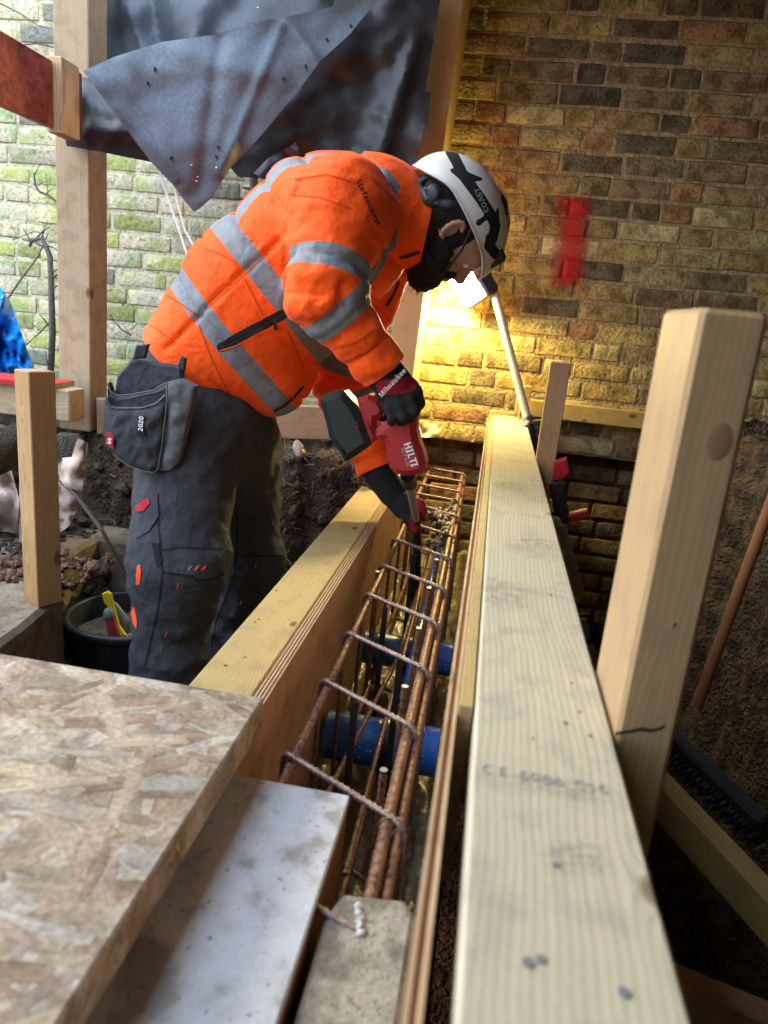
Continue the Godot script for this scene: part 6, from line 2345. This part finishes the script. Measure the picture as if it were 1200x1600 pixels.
func build_hands() -> void:
	# right glove closed over the tool's top grip
	var g := Blob.new()
	g.k = 0.007
	var wr := P(598, 580, -1.66)
	g.bone(wr, P(612, 596, -1.665), 0.046, 0.044, 1)
	g.bone(P(612, 596, -1.668), P(634, 612, -1.675), 0.042, 0.036, 0, Vector3(0.35, 0.35, 0.87).normalized(), 1.15)
	g.bone(P(620, 606, -1.67), P(622, 622, -1.66), 0.036, 0.03, 0)
	var kn := [[650, 612, -1.668], [640, 624, -1.65], [625, 634, -1.645], [609, 637, -1.65]]
	var md := [[656, 630, -1.672], [647, 642, -1.648], [631, 650, -1.642], [613, 652, -1.648]]
	var tp := [[649, 644, -1.70], [641, 654, -1.685], [627, 660, -1.682], [611, 660, -1.686]]
	for i in 4:
		var r := [0.012, 0.0125, 0.012, 0.0112][i] as float
		var k0 := P(kn[i][0], kn[i][1], kn[i][2])
		g.bone(P(622, 606, -1.67).lerp(k0, 0.5), k0, 0.021, r + 0.002)
		g.bone(k0, P(md[i][0], md[i][1], md[i][2]), r + 0.0015, r)
		g.bone(P(md[i][0], md[i][1], md[i][2]), P(tp[i][0], tp[i][1], tp[i][2]), r, r * 0.85)
	g.bone(P(606, 604, -1.70), P(590, 630, -1.725), 0.018, 0.015)          # thumb, far side
	g.bone(P(590, 630, -1.725), P(598, 652, -1.735), 0.015, 0.012)
	var gn := g.net(0.0045)
	var gv: PackedVector3Array = gn[0]
	var gnm := smooth_normals(gv, gn[1])
	var val := PackedFloat32Array()
	var ra := P(603, 604, -1.66)
	var rb := P(640, 600, -1.66)
	for p in gv:
		val.append(minf(0.017 - seg_xy(p, ra, rb), p.z + 1.672) if p.z > -1.70 else -1.0)
	var rg := put("glove", cut(gv, gnm, gn[1], val, false), M.glove, wearer)
	put("red_panel", cut(gv, gnm, gn[1], val, true), M.glove_red, rg)
	var d := ray(613, 598).normalized()
	var hp := g.hit(CAM + d * 1.3, d)
	lettering("glove_print", "Milwaukee", hp + g.grad(hp) * 0.0015, P(628, 580, -1.62) - P(600, 608, -1.62), g.grad(hp), 0.0115, M.white_print, rg)
	# left glove round the shaft, lower in the trench
	var h := Blob.new()
	h.k = 0.007
	h.bone(P(594, 742, -1.99), P(612, 768, -1.985), 0.044, 0.04)
	h.bone(P(612, 768, -1.985), P(632, 792, -1.975), 0.038, 0.036, 0, Vector3(0, 0, 1), 1.2)
	for i in 4:
		var t := i / 3.0
		var k0 := P(636 + 6 * t, 778 + 15 * t, -1.955)
		var m0 := P(656 + 4 * t, 786 + 15 * t, -1.95)
		var e0 := P(660 + 1 * t, 796 + 14 * t, -1.985)
		h.bone(P(628, 785, -1.975), k0, 0.018, 0.0135)
		h.bone(k0, m0, 0.0125, 0.0118)
		h.bone(m0, e0, 0.0118, 0.0105)
	h.bone(P(624, 790, -1.96), P(638, 812, -1.94), 0.017, 0.014)            # thumb
	h.bone(P(638, 812, -1.94), P(648, 826, -1.945), 0.014, 0.0115)
	var hn := h.net(0.0048)
	var hv: PackedVector3Array = hn[0]
	var hnm := smooth_normals(hv, hn[1])
	val = PackedFloat32Array()
	for p in hv:
		val.append(p.x - P(642, 790, p.z).x)
	var lg := put("glove", cut(hv, hnm, hn[1], val, false), M.glove, wearer)
	put("red_fingers", cut(hv, hnm, hn[1], val, true), M.glove_red, lg)

func build_clothing_details(jk: MeshInstance3D, trou: MeshInstance3D) -> void:
	# jacket: zip pull, front opening, collar zip, print
	strip("zip_tape", [[346, 543], [370, 534], [400, 518], [428, 500], [443, 491]], 5.0, jacket, 0.003, M.black_plastic, jk)
	strip("zip_pull", [[431, 495], [430, 508], [431, 516]], 5.0, jacket, 0.005, M.black_plastic, jk)
	strip("front_opening", [[428, 643], [445, 634], [462, 618], [474, 604]], 4.0, jacket, 0.002, M.zip, jk)
	strip("chest_zip", [[604, 478], [614, 462], [624, 440]], 4.0, jacket, 0.002, M.zip, jk)
	strip("collar_zip", [[624, 404], [640, 400], [656, 394]], 4.5, jacket, 0.003, M.zip, jk)
	strip("pocket_piping", [[344, 548], [370, 540], [402, 524], [432, 506]], 2.0, jacket, 0.003, M.orange, jk)
	var d := ray(572, 318).normalized()
	var hp := jacket.hit(CAM + d * 1.2, d)
	lettering("sleeve_print", "Stefanconst", hp + jacket.grad(hp) * 0.011, P(586, 342, -1.6) - P(558, 296, -1.6), jacket.grad(hp), 0.0125, M.ink, jk)
	# stitched quilting lines, and crease shade drawn as darker orange strips
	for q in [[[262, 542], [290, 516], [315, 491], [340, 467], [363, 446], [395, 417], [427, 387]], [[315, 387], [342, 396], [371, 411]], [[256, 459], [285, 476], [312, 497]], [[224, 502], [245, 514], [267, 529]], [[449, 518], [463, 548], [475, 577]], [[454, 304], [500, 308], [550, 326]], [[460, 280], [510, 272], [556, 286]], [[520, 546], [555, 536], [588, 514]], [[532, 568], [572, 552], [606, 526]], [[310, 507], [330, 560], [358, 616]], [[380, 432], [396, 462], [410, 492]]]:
		strip("seam", q, 2.2, jacket, 0.0012, M.seam_shade_orange, jk)
	# trousers: seams, knee pocket flap, tabs
	strip("seam", [[247, 770], [246, 800], [250, 850], [254, 890], [250, 930], [244, 960], [236, 1000], [226, 1040]], 2.2, trousers, 0.0012, M.seam, trou)
	strip("seam", [[367, 780], [372, 820], [370, 860], [364, 900], [350, 940], [338, 970], [330, 1010]], 2.2, trousers, 0.0012, M.seam, trou)
	strip("seam", [[380, 868], [410, 869], [443, 868]], 1.8, trousers, 0.0012, M.seam, trou)
	patch("knee_flap", [[254, 860], [280, 855], [320, 857], [350, 858], [352, 896], [330, 905], [308, 908], [302, 900], [256, 894]], trousers, 0.003, M.grey_cloth, trou, 8.0)
	strip("seam", [[254, 860], [280, 855], [320, 857], [350, 858]], 1.8, trousers, 0.0048, M.seam, trou)
	strip("seam", [[256, 894], [302, 900], [308, 908], [330, 905], [352, 896]], 2.2, trousers, 0.0048, M.seam, trou)
	for q in [[281, M.grey_light], [292, M.reflect], [303, M.orange_tab], [314, M.orange_tab]]:
		var x: float = q[0]
		patch("flap_dash", [[x, 891], [x + 5, 884], [x + 9, 884], [x + 4, 891]], trousers, 0.0048, q[1], trou, 5.0)
	patch("orange_tab", [[214, 884], [219, 882], [220, 895], [218, 914], [213, 914], [212, 900]], trousers, 0.002, M.orange_tab, trou, 5.0)
	patch("orange_tab", [[207, 948], [210, 950], [214, 970], [213, 984], [208, 975], [205, 958]], trousers, 0.002, M.orange_tab, trou, 5.0)
	for q in [[276, 920, 3, -9], [258, 996, 3, -9], [265, 1039, 8, 1], [375, 945, 2, -6], [399, 886, 1, -5]]:
		strip("orange_stitch", [[q[0], q[1]], [q[0] + q[2], q[1] + q[3]]], 1.8, trousers, 0.0015, M.orange_tab, trou)
	patch("pocket_tag", [[237, 849], [248, 848], [252, 882], [244, 886]], trousers, 0.003, M.seam, trou, 6.0)
	patch("thigh_pocket", [[206, 790], [214, 784], [246, 780], [248, 806], [232, 830], [212, 842], [205, 822]], trousers, 0.004, M.grey_cloth, trou, 7.0)
	patch("red_knife", [[211, 790], [230, 778], [234, 786], [224, 798], [212, 800]], trousers, 0.008, M.red_plastic, trou, 5.0)
	# leg logo: a small stitched ring
	var dd := ray(240, 1030).normalized()
	var lp := trousers.hit(CAM + dd * 1.2, dd)
	lettering("leg_print", "S", lp + trousers.grad(lp) * 0.003, Vector3.RIGHT, trousers.grad(lp), 0.022, M.leg_print, trou, false)
	# tool pouch at the hip
	var po := Node3D.new()
	po.name = "tool_pouch"
	wearer.add_child(po, true)
	var plate := func(called: String, px: Array, z: float, dp: float, bev: float, mat: Material) -> MeshInstance3D:
		var pp := PackedVector2Array()
		for q in px:
			var w := P(q[0], q[1], z)
			pp.append(Vector2(w.x, w.y))
		return obj(called, plate_mesh(pp, dp, bev), mat, po, Transform3D(Basis.IDENTITY, Vector3(0, 0, z - dp) - wearer.position))
	var inv := Transform3D(Basis.IDENTITY, -wearer.position)
	plate.call("belt_panel", [[204, 561], [284, 572], [285, 596], [270, 640], [200, 640], [178, 612], [181, 588]], -1.6140, 0.02, 0.006, M.grey_cloth)
	var nz := noise(71, 0.03, 3)
	var bulge := func(poly: Array, base: float, amp: float) -> Callable:
		return func(x: float, y: float) -> float:
			var q := Vector2(x, y)
			var m := 1e9
			for i in poly.size():
				var a := Vector2(poly[i][0], poly[i][1])
				var b := Vector2(poly[(i + 1) % poly.size()][0], poly[(i + 1) % poly.size()][1])
				m = minf(m, Geometry2D.get_closest_point_to_segment(q, a, b).distance_to(q))
			return base + amp * (1.0 - exp(-m / 9.0)) + 0.01 * nz.get_noise_2d(x, y) * minf(1.0, m / 8.0)
	var pocket := func(called: String, poly: Array, base: float, amp: float, mat: Material) -> void:
		var pp := PackedVector2Array()
		for q in poly:
			pp.append(Vector2(q[0], q[1]))
		obj(called, sheet_mesh(pp, 5.0, bulge.call(poly, base, amp)), mat, po, inv)
	var back := [[167, 598], [172, 612], [182, 619], [200, 618], [240, 611], [262, 598], [268, 610], [258, 640], [240, 660], [190, 660], [168, 640], [165, 618]]
	plate.call("rear_pocket", back, -1.5880, 0.03, 0.008, M.grey_cloth)
	var front := [[165, 622], [170, 634], [180, 637], [220, 637], [244, 630], [259, 616], [261, 628], [254, 690], [247, 733], [239, 739], [220, 735], [199, 727], [176, 709], [160, 677]]
	plate.call("front_pocket_body", front, -1.5640, 0.05, 0.01, M.grey_cloth)
	pocket.call("front_pocket", front, -1.5630, 0.016, M.grey_cloth)
	var gus := [[260, 597], [279, 592], [303, 604], [300, 625], [292, 655], [284, 695], [277, 724], [266, 734], [250, 736], [247, 732], [254, 690], [261, 628]]
	plate.call("gusset_body", gus, -1.5720, 0.035, 0.006, M.grey_light)
	pocket.call("gusset", gus, -1.5700, 0.01, M.grey_light)
	# belt loops and piping
	for q in [[[206, 562], [212, 540], [232, 537], [226, 560]], [[276, 572], [282, 556], [290, 560], [287, 580]]]:
		plate.call("belt_loop", q, -1.6060, 0.012, 0.003, M.grey_cloth)
	var line := func(called: String, px: Array, z: float, r: float, mat: Material) -> void:
		var pp := PackedVector3Array()
		for q in px:
			pp.append(P(q[0], q[1], z) - wearer.position)
		obj(called, rod_mesh(pp, r, 5), mat, po)
	line.call("piping", [[261, 600], [261, 628], [254, 690], [247, 733], [239, 739], [220, 735], [199, 727], [176, 709]], -1.5590, 0.002, M.grey_light)
	line.call("piping", [[166, 621], [171, 634], [181, 638], [220, 638], [244, 631], [259, 617]], -1.5580, 0.0022, M.grey_light)
	line.call("piping", [[168, 599], [173, 612], [183, 618], [202, 617], [240, 610], [260, 598]], -1.5820, 0.002, M.grey_light)
	# tags with their print
	plate.call("year_tag", [[215, 650], [226, 650], [226, 680], [214, 680]], -1.5440, 0.002, 0.0004, M.ink)
	lettering("year_print", "2020", P(220, 662, -1.5425), Vector3(0.06, 1, 0), Vector3.BACK, 0.0115, M.white_print, po)
	plate.call("red_tag", [[166, 674], [178, 679], [176, 701], [164, 694]], -1.5490, 0.002, 0.0004, M.red_plastic)
	lettering("tag_print", "s", P(171, 688, -1.5475), Vector3(1, -0.2, 0), Vector3.BACK, 0.018, M.white_print, po)

func build_tool() -> void:
	var zf := -1.682
	var t := thing("concrete_vibrator", "red cordless concrete vibrator with black battery in the worker's gloves", "power tool", P(630, 700, zf))
	var o := t.position
	var plate := func(called: String, px: Array, z: float, dp: float, bev: float, mat: Material, parent: Node) -> MeshInstance3D:
		var pp := PackedVector2Array()
		for q in px:
			var w := P(q[0], q[1], z)
			pp.append(Vector2(w.x, w.y))
		return obj(called, plate_mesh(pp, dp, bev), mat, parent, Transform3D(Basis.IDENTITY, Vector3(0, 0, z - dp) - o))
	var b: MeshInstance3D = plate.call("motor_housing", [[598, 662], [612, 654], [636, 650], [653, 646], [651, 660], [650, 674], [653, 688], [661, 710], [665, 727], [663, 736], [656, 742], [642, 745], [628, 745], [616, 741], [608, 733], [604, 722], [602, 700], [598, 690], [590, 688], [584, 682], [590, 668]], zf, 0.085, 0.015, M.tool_red, t)
	plate.call("housing_cap", [[612, 657], [636, 653], [648, 650], [646, 668], [640, 673], [612, 675], [602, 670]], zf + 0.002, 0.004, 0.0015, M.tool_red, b)
	plate.call("rear_column", [[556, 624], [574, 617], [592, 622], [601, 640], [596, 654], [588, 656], [586, 672], [592, 686], [580, 693], [573, 680], [564, 650]], zf - 0.008, 0.068, 0.012, M.tool_red, t)
	# top grip inside the glove
	obj("top_grip", rod_mesh(PackedVector3Array([P(590, 628, -1.715) - o, P(620, 640, -1.705) - o, P(650, 652, -1.71) - o]), 0.019, 10), M.black_plastic, t)
	# vents and screws
	for q in [[573, 632], [576, 641], [581, 671], [603, 672], [606, 668], [600, 668]]:
		plate.call("vent_slot", [[q[0] - 1.5, q[1] - 3], [q[0] + 1.5, q[1] - 4], [q[0] + 2, q[1] + 4], [q[0] - 1, q[1] + 4]], zf + 0.0028 if q[0] > 598 else zf - 0.0062, 0.003, 0.0005, M.ink, b)
	for q in [[585, 634], [591, 679], [646, 678], [608, 691]]:
		var cy := CylinderMesh.new()
		cy.top_radius = 0.0038
		cy.bottom_radius = 0.0038
		cy.height = 0.003
		obj("screw", cy, M.ink, b, Transform3D(Basis(Vector3.RIGHT, PI / 2), P(q[0], q[1], zf + (0.001 if q[0] > 598 else -0.007)) - o))
	lettering("maker_print", "HILTI", P(642, 710, zf) + Vector3(0, 0, 0.0012), P(648, 725, zf) - P(637, 692, zf), Vector3.BACK, 0.0175, M.white_print, b)
	lettering("model_print", "NCV 4-22", P(634, 714, zf) + Vector3(0, 0, 0.0012), P(648, 725, zf) - P(637, 692, zf), Vector3.BACK, 0.0085, M.print_grey, b, false)
	# battery pack
	var bt: MeshInstance3D = plate.call("battery", [[498, 624], [504, 617], [528, 611], [536, 612], [550, 628], [560, 644], [568, 662], [579, 690], [577, 698], [566, 706], [542, 722], [536, 722], [531, 712], [523, 700], [512, 684], [508, 664], [501, 640]], zf - 0.004, 0.082, 0.016, M.battery, t)
	plate.call("battery_shoe", [[540, 612], [550, 616], [562, 640], [572, 662], [581, 688], [577, 698], [566, 668], [552, 636]], zf - 0.002, 0.07, 0.006, M.black_plastic, bt)
	plate.call("charge_light", [[538, 619], [543, 617], [549, 626], [545, 629], [540, 626]], zf - 0.0015, 0.004, 0.001, M.teal, bt)
	plate.call("battery_step", [[512, 646], [536, 640], [560, 650], [570, 690], [546, 704], [530, 700], [518, 676]], zf - 0.0005, 0.006, 0.003, M.battery, bt)
	lettering("battery_print", "22V", P(557, 666, zf) + Vector3(0, 0, 0.001), P(560, 678, zf) - P(555, 652, zf), Vector3.BACK, 0.012, M.dark_red_print, bt)
	# nose, shaft and hose
	var n0 := P(637, 742, -1.725)
	var n1 := P(640, 757, -1.75)
	obj("nose_collar", rod_mesh(PackedVector3Array([n0 - o, n1 - o]), 0.019, 14), M.black_plastic, t)
	var s1 := P(650, 812, -1.945)
	obj("drive_shaft", rod_mesh(PackedVector3Array([n1 - o, (n1 + s1) / 2 - o, s1 - o]), 0.0105, 12), M.shaft, t)
	obj("hose", rod_mesh(PackedVector3Array([s1 - o, P(652, 850, -2.02) - o, P(651, 900, -2.05) - o, P(648, 960, -2.05) - o]), 0.012, 10), M.black_matte, t)

func build_small() -> void:
	# membrane flap at the foot of the wall
	var n4 := noise(15, 0.05, 2)
	var mz := func(x: float, y: float) -> float: return -2.985 + 0.04 * n4.get_noise_2d(x, y) + 0.0012 * (y - 665)
	var o := obj("membrane_flap", sheet_mesh(PackedVector2Array([Vector2(640, 662), Vector2(668, 660), Vector2(692, 664), Vector2(689, 672), Vector2(680, 684), Vector2(660, 683), Vector2(640, 680)]), 6.0, mz), M.membrane_beige)
	tag(o, "pale membrane flap folded out at the foot of the brick wall", "membrane")
	# scraps caught in the dark bank
	for q in [["crumpled white plastic scrap hanging under the low rail", 467, 703, 0.016, 0.028], ["pale stone in the dark bank near the worker's thigh", 452, 742, 0.014, 0.01], ["small pale stone lower on the dark bank", 500, 790, 0.006, 0.006]]:
		var lum := thing("pale_scrap", q[0], "scrap", P(q[1], q[2], -2.33))
		obj("scrap", lump_mesh(int(q[1]), 0.5), M.membrane, lum, Transform3D(Basis(Vector3.BACK, 0.3).scaled_local(Vector3(q[3], q[4], 0.01)), Vector3.ZERO))
	# blue cable running down the trench among the bars
	o = obj("blue_cable", rod_mesh(PackedVector3Array([Vector3(-0.105, 0.50, -2.45), Vector3(-0.10, 0.47, -2.1), Vector3(-0.1, 0.43, -1.8), Vector3(-0.108, 0.36, -1.5)]), 0.011, 8), M.blue_pipe)
	tag(o, "dark blue hose running along inside the reinforcement cage", "hose")
